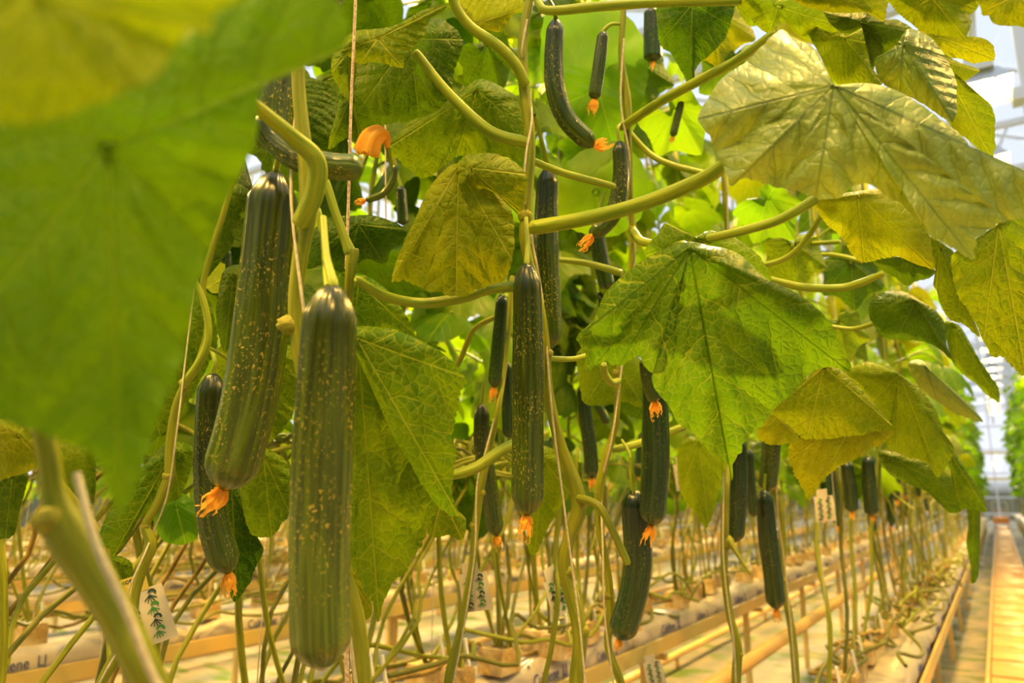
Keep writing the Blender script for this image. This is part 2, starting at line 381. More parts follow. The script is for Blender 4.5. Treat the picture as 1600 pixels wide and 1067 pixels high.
# path of concrete slabs between two rails
path = tag(obj('path', None), kind='structure')
slab = MB(); slab.box((0, 0, .02), (.375, .545, .04)); sm = slab.mesh('paver', M_PATH)
for i in range(60):
    obj('paver', sm, path, (.02, -.6+.6*i, random.uniform(-.003, .003)))
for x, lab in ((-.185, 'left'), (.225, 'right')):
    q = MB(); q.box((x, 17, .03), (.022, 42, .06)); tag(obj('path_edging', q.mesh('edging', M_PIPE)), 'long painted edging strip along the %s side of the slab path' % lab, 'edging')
cart = thing('harvest_cart', 'orange harvest cart standing at the far end of the path', 'cart', (.02, 33, .04))
q = MB(); q.box((0, 0, .28), (.5, .8, .22)); obj('tray', q.mesh('tray', M_CARTON), cart)
q = MB()
for sx in (-.2, .2):
    for sy in (-.3, .3):
        q = MB(); V_, F_, _, _ = tube([(sx-.025, sy, .09), (sx+.025, sy, .09)], .09, ns=14, smooth=False); q.add(V_, F_.tolist()); q.box((sx, sy, .09), (.03, .12, .12)); obj('wheel', q.mesh('wheel', M_ALU), cart)

q = MB(); q.bar((-.22, -.38, .35), (-.22, -.38, .95), .03); q.bar((.22, -.38, .35), (.22, -.38, .95), .03); q.bar((-.22, -.38, .95), (.22, -.38, .95), .03); obj('handle', q.mesh('handle', M_ALU), cart)

# ------------------------------------------------------------------ lamps
def lamp_meshes():
    b = MB(); b.box((0, 0, .07), (.16, .40, .12)); b.box((0, 0, .14), (.10, .22, .05)); b.bar((0, -.12, .15), (0, -.12, .45), .015); b.bar((0, .12, .15), (0, .12, .45), .015)
    r = MB(); v = [(-.10,-.16,.02),(.10,-.16,.02),(.10,.16,.02),(-.10,.16,.02),(-.17,-.2,-.08),(.17,-.2,-.08),(.17,.2,-.08),(-.17,.2,-.08)]
    r.add(v, [(0,1,5,4),(1,2,6,5),(2,3,7,6),(3,0,4,7)])
    V, Fq, uv, t = tube([(0, -.14, -.045), (0, .14, -.045)], .035, ns=10, smooth=False)
    return b.mesh('ballast', M_WHITE), r.mesh('reflector', M_ALU), mk('bulb', V, Fq, M_BULB)
LB, LR, LU = lamp_meshes()
def grow_lamp(x, y, z, label, group, watt):
    t = thing('grow_lamp', label, 'lamp', (x, y, z), group)
    obj('housing', LB, t); obj('reflector', LR, t); obj('bulb', LU, t)
    if watt:
        d = bpy.data.lights.new('lamp_light', 'AREA'); d.shape = 'RECTANGLE'; d.size = .24; d.size_y = .34; d.energy = watt; d.color = LAMP_COL
        o = bpy.data.objects.new('lamp_light', d); COL.objects.link(o); o.parent = t; o.location = (0, 0, -.09)
LZ = 3.9
def ordw(n):
    small = ['', 'first', 'second', 'third', 'fourth', 'fifth', 'sixth', 'seventh', 'eighth', 'ninth', 'tenth', 'eleventh', 'twelfth', 'thirteenth', 'fourteenth', 'fifteenth', 'sixteenth', 'seventeenth', 'eighteenth', 'nineteenth']
    if n < 20: return small[n]
    t = {2: 'twent', 3: 'thirt', 4: 'fort', 5: 'fift', 6: 'sixt', 7: 'sevent'}[n//10]
    return t+'ieth' if n % 10 == 0 else t+'y-'+small[n % 10]
for n_, x in enumerate((.2, -2.2, -5.2, -8.2, 2.0)):
    q = MB(); q.box((x, 18, LZ+.465), (.05, 44, .03))
    for y in np.arange(6, 39, 4.0): q.bar((x, y, LZ+.47), (x, y, 5.0), .012)
    tag(obj('trim_%d' % (40+n_), q.mesh('lamp_rail', M_WHITE)), kind='structure')
for i in range(24):
    y = -1.1 + 1.3*i
    if y < 4.0 and i % 2: continue
    grow_lamp(.2, y, LZ, 'glowing grow lamp over the path, %s from the camera end' % ordw(i+1), 'grow lamps over the path', LAMP_W if y < 14 and (y < 4 or i % 2 == 0) else 0)
for x in (-2.2, -5.2, -8.2):
    for j, y in enumerate(np.arange(-.6, 14, 3.2)):
        grow_lamp(x, y, LZ, '%s grow lamp from the camera above the %s aisle left of the path' % (ordw(j+1), {-2.2: 'first', -5.2: 'second', -8.2: 'third'}[x]), 'grow lamps above the rows', LAMP_W*1.9)
for j, y in enumerate(np.arange(-1, 9, 4.0)):
    grow_lamp(2.0, y, LZ, '%s grow lamp above the rows right of the path' % ordw(j+1), 'grow lamps above the opposite row', LAMP_W)

# ------------------------------------------------------------------ growing gutters, slabs, pipes
ORD = ['first', 'second', 'third', 'fourth', 'fifth', 'sixth', 'seventh', 'eighth', 'ninth', 'tenth']
ROWX = [-1.31-1.54*k for k in range(9)]
def gutter_mesh(L, z):
    # folded trough profile, extruded along the row
    pr = [(-.11, 0), (-.11, -.055), (-.07, -.075), (.07, -.075), (.11, -.055), (.11, 0), (.098, 0), (.098, -.048), (.06, -.062), (-.06, -.062), (-.098, -.048), (-.098, 0)]
    n = len(pr); v = [(x, 0, zz) for x, zz in pr]+[(x, L, zz) for x, zz in pr]
    f = [(i, (i+1) % n, n+(i+1) % n, n+i) for i in range(n)]
    q = MB(); q.add(v, f)
    for y in np.arange(.4, L, 1.5): q.box((0, y, -z/2-.04), (.03, .03, z-.08)); q.box((0, y, -.085), (.2, .03, .02))
    return q.mesh('gutter', M_GUTTER)
def slab_mesh():
    n = 12; v = []; f = []
    for i in range(n+1):
        y = i/n*.98; e = 1-.45*max(0, 1-min(i, n-i)/1.5)
        for (x, z) in ((-.085, 0), (-.09, .03), (-.07, .062), (0, .068), (.07, .062), (.09, .03), (.085, 0)):
            v.append((x*(.7+.3*e), y, z*e+random.uniform(-.002, .002)))
    for i in range(n):
        for j in range(6): a = i*7+j; f.append((a, a+1, a+8, a+7))
    f.append(tuple(range(6, -1, -1))); f.append(tuple(n*7+j for j in range(7)))
    return mk('growing_slab', v, f, M_SLAB)
SLAB = slab_mesh()
def text_mesh(s, size, name='slab_print', material=M_INK):
    c = bpy.data.curves.new('t', 'FONT'); c.body = s; c.size = size; c.extrude = .0004; c.resolution_u = 3
    o = bpy.data.objects.new('t', c); COL.objects.link(o)
    dg = bpy.context.evaluated_depsgraph_get(); me = bpy.data.meshes.new_from_object(o.evaluated_get(dg)); me.name = name
    bpy.data.objects.remove(o); me.materials.clear(); me.materials.append(material); return me
TXT = text_mesh('Cultilene  LJ', .042)
gut_cache = {}
def row_base(x, z, y0, y1, ordn, slabs_to):
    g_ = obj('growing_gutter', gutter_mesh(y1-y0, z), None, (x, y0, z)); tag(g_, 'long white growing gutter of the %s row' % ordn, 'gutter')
    y = y0+.1; n_sl = 0
    while y < slabs_to:
        n_sl += 1; s = obj('growing_slab', SLAB, None, (x, y, z-.012), None, (1, 1, 1.25))
        tag(s, '%s white rockwool slab from the near end of the %s row' % (ordw(n_sl), ordn), 'slab', 'rockwool slabs in the %s row' % ordn)
        # lettering on the slab's aisle side (faces the path, +x)
        p = obj('slab_print', TXT, s, (.0925, .22, .014)); p.rotation_euler = (math.radians(84), 0, math.radians(90))
        p = obj('slab_print', TXT, s, (.0925, .64, .014)); p.rotation_euler = (math.radians(84), 0, math.radians(90)); p.scale = (.8,)*3
        y += 1.02
G1X, G1Z = -.42, .56
row_base(G1X, G1Z, -1.0, 30.0, 'first', 14.0)
row_base(.52, .56, 5.0, 34.0, 'opposite', 26.0)
for k, x in enumerate(ROWX):
    row_base(x, .68, -.5+.4*(-x)*.3, 34.0, ORD[k+1], (14, 12, 11, 10, 9, 8, 8, 8, 8)[k] if k < 7 else 0)
# heating pipes along the aisles
def pipe(x, z, r, y0, y1, label, material=M_PIPE):
    V, Fq, uv, t = tube([(x, y0, z), (x, y1, z)], r, ns=14, smooth=False)
    q = MB(); q.add(V, Fq.tolist())
    for y in np.arange(y0+.5, y1, 2.5): q.box((x, y, (z-r)/2), (.02, .03, max(z-r, .01)))
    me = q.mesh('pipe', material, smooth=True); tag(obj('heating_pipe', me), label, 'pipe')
pipe(-.79, .68, .024, -.5, 30, 'orange lit heating pipe nearest the path, beside the first gutter')
pipe(-2.1, .10, .026, 0, 30, 'floor heating pipe between the second and third gutters')
pipe(-3.6, .10, .026, .5, 30, 'floor heating pipe between the third and fourth gutters')
pipe(-5.1, .10, .026, 1, 30, 'floor heating pipe between the fourth and fifth gutters')

# ------------------------------------------------------------------ leaves
def leaf_surface(O, tips, NR, seed, dome=.02, pucker=.0022, ripple=.006, serr=.012, lobes=0):
    """O: outline samples (n,2) in metres from the petiole joint; returns r, xy, height, vein"""
    r_ = np.random.default_rng(seed); n = len(O); L = np.abs(O).max()
    k = np.arange(n)
    nt_ = max(18, min(64, n//4)); teeth = np.abs(((k/n*nt_+.25*np.sin(k/n*37+seed)) % 1.0)-.3)*1.4
    O = O*(1+serr*1.7*(.5-teeth)*(.6+.4*np.sin(k/n*23+seed))+.008*np.sin(k/n*60+seed)+.006*np.sin(k/n*131+seed*2))[:, None]
    r = (np.linspace(0, 1, NR+1)[1:])**.92
    XY = r[:, None, None]*O[None]
    P = XY.reshape(-1, 2)
    tv = np.array([O[t % n] for t in tips]); TL_ = np.linalg.norm(tv, axis=1)+1e-6; td = tv/TL_[:, None]
    al_ = P @ td.T; pe_ = np.abs(P[:, :1]*td[None, :, 1]-P[:, 1:]*td[None, :, 0]); key = np.where(al_ > 0, pe_, 9+np.linalg.norm(P, axis=1)[:, None])+np.maximum(al_-TL_[None], 0)*.3
    kk = key.argmin(1); ar = np.arange(len(P)); aa = al_[ar, kk]; bb = np.where(al_[ar, kk] > 0, pe_[ar, kk], np.linalg.norm(P, axis=1))
    sp_ = .021*max(L, .03)/.12
    phase = (aa-.75*bb-2.2*bb*bb/max(L, .03)*.4)/sp_+kk*.37
    fr = np.abs(phase-np.floor(phase)-.5)*sp_
    return_pack = (phase.reshape(NR, n), bb.reshape(NR, n))
    dmin = np.minimum(bb, fr+.001); vein = np.zeros(len(P))
    dmin = dmin.reshape(NR, n)
    h = dome*(1-r[:, None]**2)*np.ones((1, n))
    h += pucker*(1-np.exp(-(dmin/.010)**2))*np.minimum(1, r[:, None]*3)
    for q in range(14):
        kx, ky = r_.normal(0, 1/.012, 2); h += .00028*(pucker/.002)*np.sin(XY[..., 0]*kx+XY[..., 1]*ky+r_.uniform(0, 6))
    for q in range(5):
        kx, ky = r_.normal(0, 1/.05, 2); h += .0022*np.sin(XY[..., 0]*kx+XY[..., 1]*ky+r_.uniform(0, 6))
    th = np.arctan2(O[:, 1], O[:, 0])
    for q in (3, 5, 9): h += ripple*(r[:, None]**3)*np.sin(q*th+r_.uniform(0, 6))[None]*(.6 if q < 9 else .4)
    return r, XY, h, return_pack, O
def ring_faces(NR, n):
    i = np.arange(NR-1)[:, None]; j = np.arange(n)[None]
    a = 1+i*n+j; b = 1+i*n+(j+1) % n
    Q = np.stack([a, b, b+n, a+n], -1).reshape(-1, 4)
    j = np.arange(n)
    T = np.stack([np.zeros(n, int), 1+j, 1+(j+1) % n], -1)
    return [tuple(x) for x in T.tolist()]+[tuple(x) for x in Q.tolist()]
FC = {}
def faces_for(NR, n):
    if (NR, n) not in FC: FC[(NR, n)] = ring_faces(NR, n)
    return FC[(NR, n)]
SEED = [100]
def hero_leaf(plant, C, pts, mat_, dome=.03, res=2, ripple=.006, pucker=.0024, serr=.014):
    """C=(u,v,depth); pts=[(u,v,depth offset,is tip)]"""
    SEED[0] += 1
    uc, vc, dc = C
    P = np.array([(p[0], p[1], p[2] if len(p) > 2 else 0.0) for p in pts], float)
    tips_i = [i for i, p in enumerate(pts) if len(p) > 3 and p[3]]
    NA, NR = {3: (380, 56), 2: (260, 36), 1: (130, 18)}[res]
    D = catmull(P, 12, closed=True)
    S = resample(D, NA, closed=True)
    # keep the points of the lobes sharp
    tips = []
    for i in tips_i:
        j = int(np.argmin(((S[:, :2]-P[i, :2])**2).sum(1))); S[j, :2] = P[i, :2]+(P[i, :2]-S[j, :2])*.3; tips.append(j)
    sc = dc/F
    O = np.stack([(S[:, 0]-uc)*sc, -(S[:, 1]-vc)*sc], 1)
    r, XY, h, vein, O = leaf_surface(O, tips, NR, SEED[0], dome, pucker, ripple, serr)
    U = uc+XY[..., 0]/sc; Vv = vc-XY[..., 1]/sc
    Dp = dc+r[:, None]**1.3*S[:, 2][None]-h
    V = WA(U.ravel(), Vv.ravel(), Dp.ravel())
    c0 = np.array(W(uc, vc, dc-dome-.0005))
    V = np.vstack([c0[None], V])-np.array(plant.location)
    uv = np.vstack([[[0, 0]], XY.reshape(-1, 2)])+SEED[0]*.37
    va = np.concatenate([[0.0], vein[0].ravel()]); vb = np.concatenate([[0.0], vein[1].ravel()])
    me = mk('leaf', V, faces_for(NR, NA), mat_, attrs={'va': va, 'vb': vb}, uv=uv)
    return obj('leaf', me, plant)

# generic leaf shapes for the plants further along: five shallow lobes, pointed tip, heart-shaped base
def generic_outline(rs, n):
    base = [(0, .60), (25, .50), (52, .56), (80, .44), (110, .46), (140, .40), (165, .26), (180, .07), (195, .26), (220, .40), (250, .46), (280, .44), (308, .56), (335, .50)]
    P = []
    for i, (a, r) in enumerate(base):
        a = math.radians(a+rs.uniform(-5, 5)); r = r*rs.uniform(.9, 1.1); P.append((r*math.cos(a), r*math.sin(a)))
    P = np.array(P)*.24
    return resample(catmull(P, 8, True), n, True), [0, ]
def generic_leaf_mesh(seed, NA, NR, mat_, droop, size=1.0, fold=.3):
    rs = np.random.default_rng(seed)
    O, _ = generic_outline(rs, NA)
    O = O*size
    ang = np.degrees(np.arctan2(O[:, 1], O[:, 0])) % 360
    tips = [int(np.argmin(np.abs((ang-a+180) % 360-180))) for a in (0, 52, 110, 250, 308)]
    r, XY, h, vein, O = leaf_surface(O, tips, NR, seed, 0.0, .0026, .010*size, .03)
    R = np.linalg.norm(XY, axis=-1); L = .14*size
    z = h-droop*L*(R/L)**2*.5-fold*np.abs(XY[..., 1])**1.5/math.sqrt(L)*.6
    x = XY[..., 0]*(1-.10*droop*(R/L)); y = XY[..., 1]*(1-.14*fold)
    V = np.vstack([[[0, 0, 0]], np.stack([x, y, z], -1).reshape(-1, 3)])
    uv = np.vstack([[[0, 0]], XY.reshape(-1, 2)])+seed*.1
    return V, faces_for(NR, NA), np.stack([np.concatenate([[0.], vein[0].ravel()]), np.concatenate([[0.], vein[1].ravel()])]), uv
def gl(seed, NA, NR, mat_, droop, size=1., fold=.3):
    V, f, ve, uv = generic_leaf_mesh(seed, NA, NR, mat_, droop, size, fold)
    return mk('leaf', V, f, mat_, attrs={'va': ve[0], 'vb': ve[1]}, uv=uv)
MID = [gl(11+i, 110, 15, M_LEAF_BG if i % 3 else M_LEAF_D, .5+.25*(i % 4), 1.0, .2+.2*(i % 3)) for i in range(7)]
MIDY = [gl(31+i, 140, 20, (M_LEAF, M_LEAF_Y, M_LEAF_Y, M_LEAF_G)[i], .6+.25*i, 1.0, .25) for i in range(4)]
pv = []
for i in range(3):
    L_ = .13+.04*i; P = [(0, 0, 0), (L_*.3, 0, .03), (L_*.7, 0, .055), (L_, 0, .05-.02*i)]
    pv.append((tube_mesh('petiole', P, [.0045, .004, .0036, .003], M_PET, ns=6, seg=3), Vector(P[-1])))

def foliage_mesh(seed, n, z0, z1, spread, fruit=True):
    """joined leaves of one far plant"""
    rs = np.random.default_rng(seed); VV = []; FF = []; VE = []; UV = []; off = 0
    for i in range(n):
        V, f, ve, uv = generic_leaf_mesh(seed*50+i % 4, 40, 5, None, .8, 1.0, .3)
        a = rs.uniform(0, 2*math.pi); al = math.radians(rs.uniform(15, 75)); R = (Matrix.Rotation(a, 3, 'Z') @ Matrix.Rotation(al, 3, 'Y') @ Matrix.Rotation(rs.uniform(-.4, .4), 3, 'X'))
        z = z0+(z1-z0)*(i+rs.uniform(0, 1))/n; rr = rs.uniform(.08, spread)
        V = V @ np.array(R).T + np.array([math.cos(a)*rr, math.sin(a)*rr, z])
        VV.append(V); VE.append(ve); UV.append(uv); FF += [tuple(q+off for q in t) for t in f]; off += len(V)
    return mk('foliage', np.vstack(VV), FF, M_LEAF_BG, attrs={'va': np.concatenate(VE, 1)[0], 'vb': np.concatenate(VE, 1)[1]}, uv=np.vstack(UV))
FOL = [foliage_mesh(3+i, 18, 1.28, 3.3, .28) for i in range(4)]

# ------------------------------------------------------------------ withered flowers and cucumbers
def flower_mesh(seed, size):
    rs = np.random.default_rng(seed); VV = []; FF = []; off = 0
    for i in range(7):
        a = i*.9+rs.uniform(-.3, .3); w = size*rs.uniform(.10, .22); Lz = size*rs.uniform(.6, 1.1); n = 8
        for j in range(n+1):
            t = j/n; rad = size*(.06+.16*math.sin(t*2.4)+.10*t*rs.uniform(-.5, 1.2)); ww = w*math.sin(min(1, t*1.25+.12)*math.pi*.93)
            c = np.array([math.cos(a+.5*t)*rad, math.sin(a+.5*t)*rad, -Lz*t]); s_ = np.array([-math.sin(a), math.cos(a), 0])
            for q in (-1, 0, 1): VV.append(c+s_*ww*q+np.array([math.cos(a), math.sin(a), 0])*(.25*ww if q == 0 else 0)*(1 if j % 2 else -1)+rs.normal(0, size*.018, 3))
        for j in range(n):
            for q in (0, 1): b = off+j*3+q; FF.append((b, b+1, b+4, b+3))
        off += (n+1)*3
    return mk('withered_flower', VV, FF, M_FLOWER)
FLW = [flower_mesh(i, 1.0) for i in range(5)]
CN = [0]
def cucumber(label, path, wpx, depth, m_=None, stalk=None, flower=1.0, group=None, stalk_r=.0028, young=False, cat='cucumber', fdir=None):
    """path: (u,v[,depth offset]) from stalk end to flower end; wpx: width in photo pixels"""
    CN[0] += 1
    P = [W(p[0], p[1], depth+(p[2] if len(p) > 2 else 0)) for p in path]
    t = thing('cucumber', label, cat, P[0], group)
    Pl = local(t, P)
    C = catmull(Pl, 10) if len(Pl) > 2 else np.stack([Pl[0]+(Pl[-1]-Pl[0])*q for q in np.linspace(0, 1, 24)])
    n = 46 if wpx > 18 else 22
    C = resample(C, n); s = np.linspace(0, 1, n)
    R0 = wpx/F*depth/2
    prof = np.minimum(1, ((s+.0)/.085)**.5)*(.86+.14*np.minimum(1, s/.45))*np.minimum(1, ((1-s)/.075+.012)**.5)
    prof = np.maximum(prof, .10)
    rs = np.random.default_rng(CN[0]); ph = rs.uniform(0, 6, 4)
    ns = 60 if wpx > 30 else (36 if wpx > 18 else 16)
    def rf(th, q): return 1+.022*np.cos(10*th+ph[0]+.8*np.sin(q*9))+.012*np.cos(17*th+ph[1])+.012*np.sin(q*38+3*np.sin(th+ph[2]))
    Vv, Fq, uv, tt = tube(C, R0*prof, ns=ns, smooth=False, rfun=rf)
    c0 = len(Vv); Vv = np.vstack([Vv, C[:1], C[-1:]]); uv = np.vstack([uv, [[0, 0]], [[0, .3]]]); tt = np.concatenate([tt, [0, 1]])
    fs = [tuple(x) for x in Fq.tolist()]+[(c0, (j+1) % ns, j) for j in range(ns)]+[(c0+1, (n-1)*ns+j, (n-1)*ns+(j+1) % ns) for j in range(ns)]
    uv = uv+CN[0]*1.7
    obj('fruit', mk('fruit', Vv, fs, m_ or M_CUC, attrs={'t': tt}, uv=uv), t)
    if stalk:
        Q = [W(p[0], p[1], p[2] if len(p) > 2 else depth) for p in stalk]+[W(path[0][0], path[0][1], depth)]
        d = (Pl[1]-Pl[0]); d /= np.linalg.norm(d)
        Q = np.vstack([local(t, Q), [d*.006]])
        RR = [stalk_r*(1 if i < len(Q)-2 else 1.35) for i in range(len(Q))]
        obj('stalk', tube_mesh('stalk', Q, RR, M_PET if not young else M_STEM, ns=8, ridge=.08), t)
    if flower:
        d = Vector(C[-1]-C[-3]).normalized()
        if fdir: d = Vector(local(t, [W(fdir[0], fdir[1], depth)])[0]-C[-1]).normalized()
        o = obj('withered_flower', FLW[CN[0] % 5], t, tuple(C[-1]-np.array(d)*.002)); o.rotation_euler = (-d).to_track_quat('Z', 'Y').to_euler()
        o.scale = (.030*flower,)*3
    return t

# ------------------------------------------------------------------ hero plants of the first row
def plant(label, base_u, base_v, depth, group=None):
    p = W(base_u, base_v, depth)
    return thing('cucumber_plant', label, 'plant', (p[0], p[1], G1Z))
def stem(pl, pts, w, depth, nodes=(), mat_=None, name='stem', ridge=.10):
    """pts (u,v[,depth]) ; w px width(s)"""
    P = []; R = []
    for i, p in enumerate(pts):
        d = p[2] if len(p) > 2 else depth; P.append(W(p[0], p[1], d)); ww = w[i] if isinstance(w, (list, tuple)) else w; R.append(ww/F*d/2)
    e0 = Vector(P[0])-Vector(P[1]); e1 = Vector(P[-1])-Vector(P[-2])
    P = [tuple(Vector(P[0])+e0.normalized()*R[0]*.3)]+P+[tuple(Vector(P[-1])+e1.normalized()*R[-1]*.3)]; R = [R[0]*.1]+R+[R[-1]*.1]
    o = obj(name, tube_mesh(name, local(pl, P), R, mat_ or M_STEM, ns=14, ridge=ridge, seg=8), pl)
    for (u, v, s) in nodes:
        d = depth; knob(pl, u, v, d, s)
    return o
def knob(pl, u, v, d, s):
    rs = np.random.default_rng(int(u+v)); r = s/F*d/2
    V, Fq, uv, t = tube([(0, 0, -r*.9), (0, 0, -r*.45), (0, 0, .0), (0, 0, r*.5), (0, 0, r*.95)], [r*.4, r*.85, r*1.0, r*.9, r*.3], ns=12, ridge=.1, nr=4, seg=3)
    V = V+rs.normal(0, r*.04, V.shape)
    o = obj('node', mk('node', V, Fq, M_NODE, uv=uv, attrs={'t': t}), pl, tuple(local(pl, [W(u, v, d)])[0])); o.rotation_euler = (rs.uniform(-.4, .4), rs.uniform(-.4, .4), 0)
def petiole(pl, pts, w, depth, mat_=None): return stem(pl, pts, w, depth, mat_=mat_ or M_PET, name='petiole', ridge=.07)
def string(label, pts, w, depth, m_=None, up=True):
    P = [W(p[0], p[1], p[2] if len(p) > 2 else depth) for p in pts]
    t = thing('support_string', label, 'string', P[-1])
    V, Fq, uv, tt = tube(local(t, P), w/F*depth/2, ns=8, ridge=.25, nr=2, seg=10)
    obj('strand', mk('strand', V, Fq, m_ or M_STRING, attrs={'t': tt}, uv=uv), t)
    return t
def helix(u0, v0, u1, v1, amp, turns, n=None):
    n = n or int(turns*6)+2
    return [(u0+(u1-u0)*q/(n-1)+amp*math.sin(2*math.pi*turns*q/(n-1)), v0+(v1-v0)*q/(n-1)) for q in range(n)]

PA = plant('blurred cucumber plant closest to the camera with huge soft leaves at left', 120, 1067, .36)
PB = plant('cucumber plant with twisted knobbly stem and hanging printed card, left of the big cucumbers', 200, 1067, .85)
PC = plant('cucumber plant carrying the two largest cucumbers', 540, 1067, .68)
PD = plant('central cucumber plant with thick upright stem wound by white string', 905, 1067, .97)
PE = plant('slim cucumber plant just right of the central stem, string alongside', 965, 1067, 1.2)
PF = plant('cucumber plant whose thin stem passes through a white card with green marks', 700, 1067, 1.25)
PG = plant('cucumber plant with stem forking below the broad drooping leaf', 1150, 1067, 1.55)
PH = plant('cucumber plant with leaning stem beside the thin straight cucumber', 1243, 1067, 1.8)

# --- big leaves, traced outline points with their own depths
# blurred foreground leaves
hero_leaf(PA, (170, 230, .30), [(-260,100,.02),(-100,-90,.03),(100,-70,.02),(300,-90,.02),(480,-60,.02),(525,10,.02),(538,72,.02,1),(470,108,.01),(422,122,.0),(404,160,0),(396,220,0),(368,290,0),(345,330,0),(325,400,0),(302,470,-.01),(285,560,-.01),(255,640,-.015),(222,730,-.02),(188,800,-.02,1),(150,725,-.02),(100,692,-.02),(60,672,-.02),(0,655,-.02),(-120,600,-.02,1),(-280,400,0)], M_LEAF_F, dome=.012, ripple=.004)
hero_leaf(PA, (60, -10, .21), [(-260,60,0),(-140,150,-.01,1),(-60,188,-.01),(0,193,-.01),(60,190,-.01),(130,172,-.01),(190,145,-.01),(240,118,-.01),(272,78,0),(300,46,0),(330,52,0,1),(335,15,0),(378,-10,0,1),(330,-120,0),(0,-190,0),(-260,-150,0)], M_LEAF, dome=.010, ripple=.002)
# big pale glossy leaf on the right
hero_leaf(PD, (1303, 134, .70), [(1200,62,.02),(1222,47,.03),(1240,58,.03),(1275,79,.02),(1302,130,.0),(1335,130,-.0),(1365,131,-.0),(1410,146,-.01),(1462,180,-.02),(1500,210,-.03),(1537,247,-.04),(1610,272,-.05,1),(1612,325,-.05),(1560,352,-.05),(1530,372,-.05),(1521,404,-.05,1),(1500,393,-.05),(1475,380,-.05),(1455,370,-.05),(1425,337,-.04),(1405,315,-.04),(1387,307,-.04),(1357,287,-.04),(1330,292,-.04),(1312,311,-.04),(1275,307,-.04,1),(1237,296,-.03),(1190,287,-.02),(1159,279,-.02),(1144,290,-.02,1),(1132,262,-.01),(1121,240,0),(1108,215,0),(1090,187,0,1),(1108,150,.01),(1135,118,.01),(1170,92,.02)], M_LEAF_G, dome=.045, res=3, pucker=.0045, ripple=.004)
# broad drooping leaf in the middle
hero_leaf(PE, (1078, 388, .86), [(1080,378,0),(1110,384,0),(1140,390,0),(1165,405,-.01),(1200,437,-.03),(1240,455,-.04),(1280,485,-.05),(1306,520,-.05),(1318,545,-.05),(1329,580,-.05,1),(1300,572,-.05),(1278,575,-.05),(1249,605,-.06),(1230,624,-.07),(1207,639,-.07),(1185,669,-.07),(1166,687,-.08),(1156,710,-.08),(1147,722,-.08),(1143,750,-.08,1),(1137,722,-.08),(1110,706,-.08),(1084,680,-.07),(1061,661,-.07),(1048,637,-.06),(1027,612,-.06),(1018,592,-.05),(1024,578,-.05),(1040,574,-.05),(1024,580,-.05),(1010,575,-.05),(997,556,-.04),(967,571,-.04,1),(940,567,-.03),(919,578,-.03),(914,552,-.03),(903,526,-.03,1),(926,500,-.02),(945,459,-.01),(975,429,0),(1012,402,0),(1050,384,0)], M_LEAF_M, dome=.05, res=3, pucker=.0035)
# curled-top leaf left of the central stem
hero_leaf(PD, (716, 262, .93), [(709,256,0),(735,262,-.01),(765,290,-.01),(799,330,-.01),(803,361,-.01),(801,406,-.02,1),(787,436,-.02),(750,452,-.02),(712,463,-.02,1),(675,455,-.02),(637,441,-.01),(614,438,-.01,1),(620,406,0),(626,390,0),(645,350,0),(667,300,0),(686,274,0)], M_LEAF_Y, dome=.035, res=3, pucker=.004)
hero_leaf(PD, (735, 262, .90), [(712,276,0),(714,256,0),(728,243,0),(746,240,0),(772,240,0),(802,252,.01),(822,272,.01,1),(822,300,.01),(812,334,.01,1),(796,320,0),(784,309,0),(768,300,0),(752,299,-.01),(742,290,-.02),(733,284,-.02,1),(722,290,-.02)], M_LEAF_Y, dome=.03, res=2, pucker=.003)
# two overlapping leaves right of the largest cucumber
hero_leaf(PC, (560, 545, .80), [(553,530,0),(600,545,0),(640,640,0),(652,745,0),(680,783,0,1),(671,813,0),(665,841,0),(644,875,0),(620,903,0),(603,934,0),(592,967,0,1),(582,944,0),(561,906,0),(548,879,0),(541,838,0),(534,803,0,1),(520,740,0),(510,650,0),(530,570,0)], M_LEAF, dome=.025, res=3, pucker=.003)
hero_leaf(PC, (558, 528, .755), [(548,514,.0),(600,512,0),(640,524,-.005),(690,551,-.01),(728,590,-.01,1),(722,608,-.01),(715,628,-.01),(712,661,-.01),(706,682,-.01),(711,700,-.01),(709,747,-.01),(707,776,-.01),(716,805,-.01,1),(693,800,-.01),(672,775,-.01),(652,745,-.01),(640,722,-.005),(620,692,0),(600,650,0),(578,600,.0),(560,560,0)], M_LEAF, dome=.022, res=3, pucker=.0022)
hero_leaf(PC, (690, 775, .88), [(668,775,0),(700,790,0),(716,800,0),(728,812,0,1),(723,843,0,1),(700,836,0),(676,840,0,1),(664,820,0)], M_LEAF_Y, dome=.01, res=1)
hero_leaf(PC, (548, 900, .9), [(540,870,0),(560,892,0),(575,925,0),(582,955,0,1),(570,968,0,1),(552,950,0),(542,930,0)], M_LEAF_Y, dome=.01, res=1)
hero_leaf(PC, (560, 440, .93), [(552,430,0),(585,438,0),(620,470,0),(650,525,0,1),(655,560,0),(600,560,0),(550,540,0,1),(535,480,0)], M_LEAF, dome=.02, res=2)
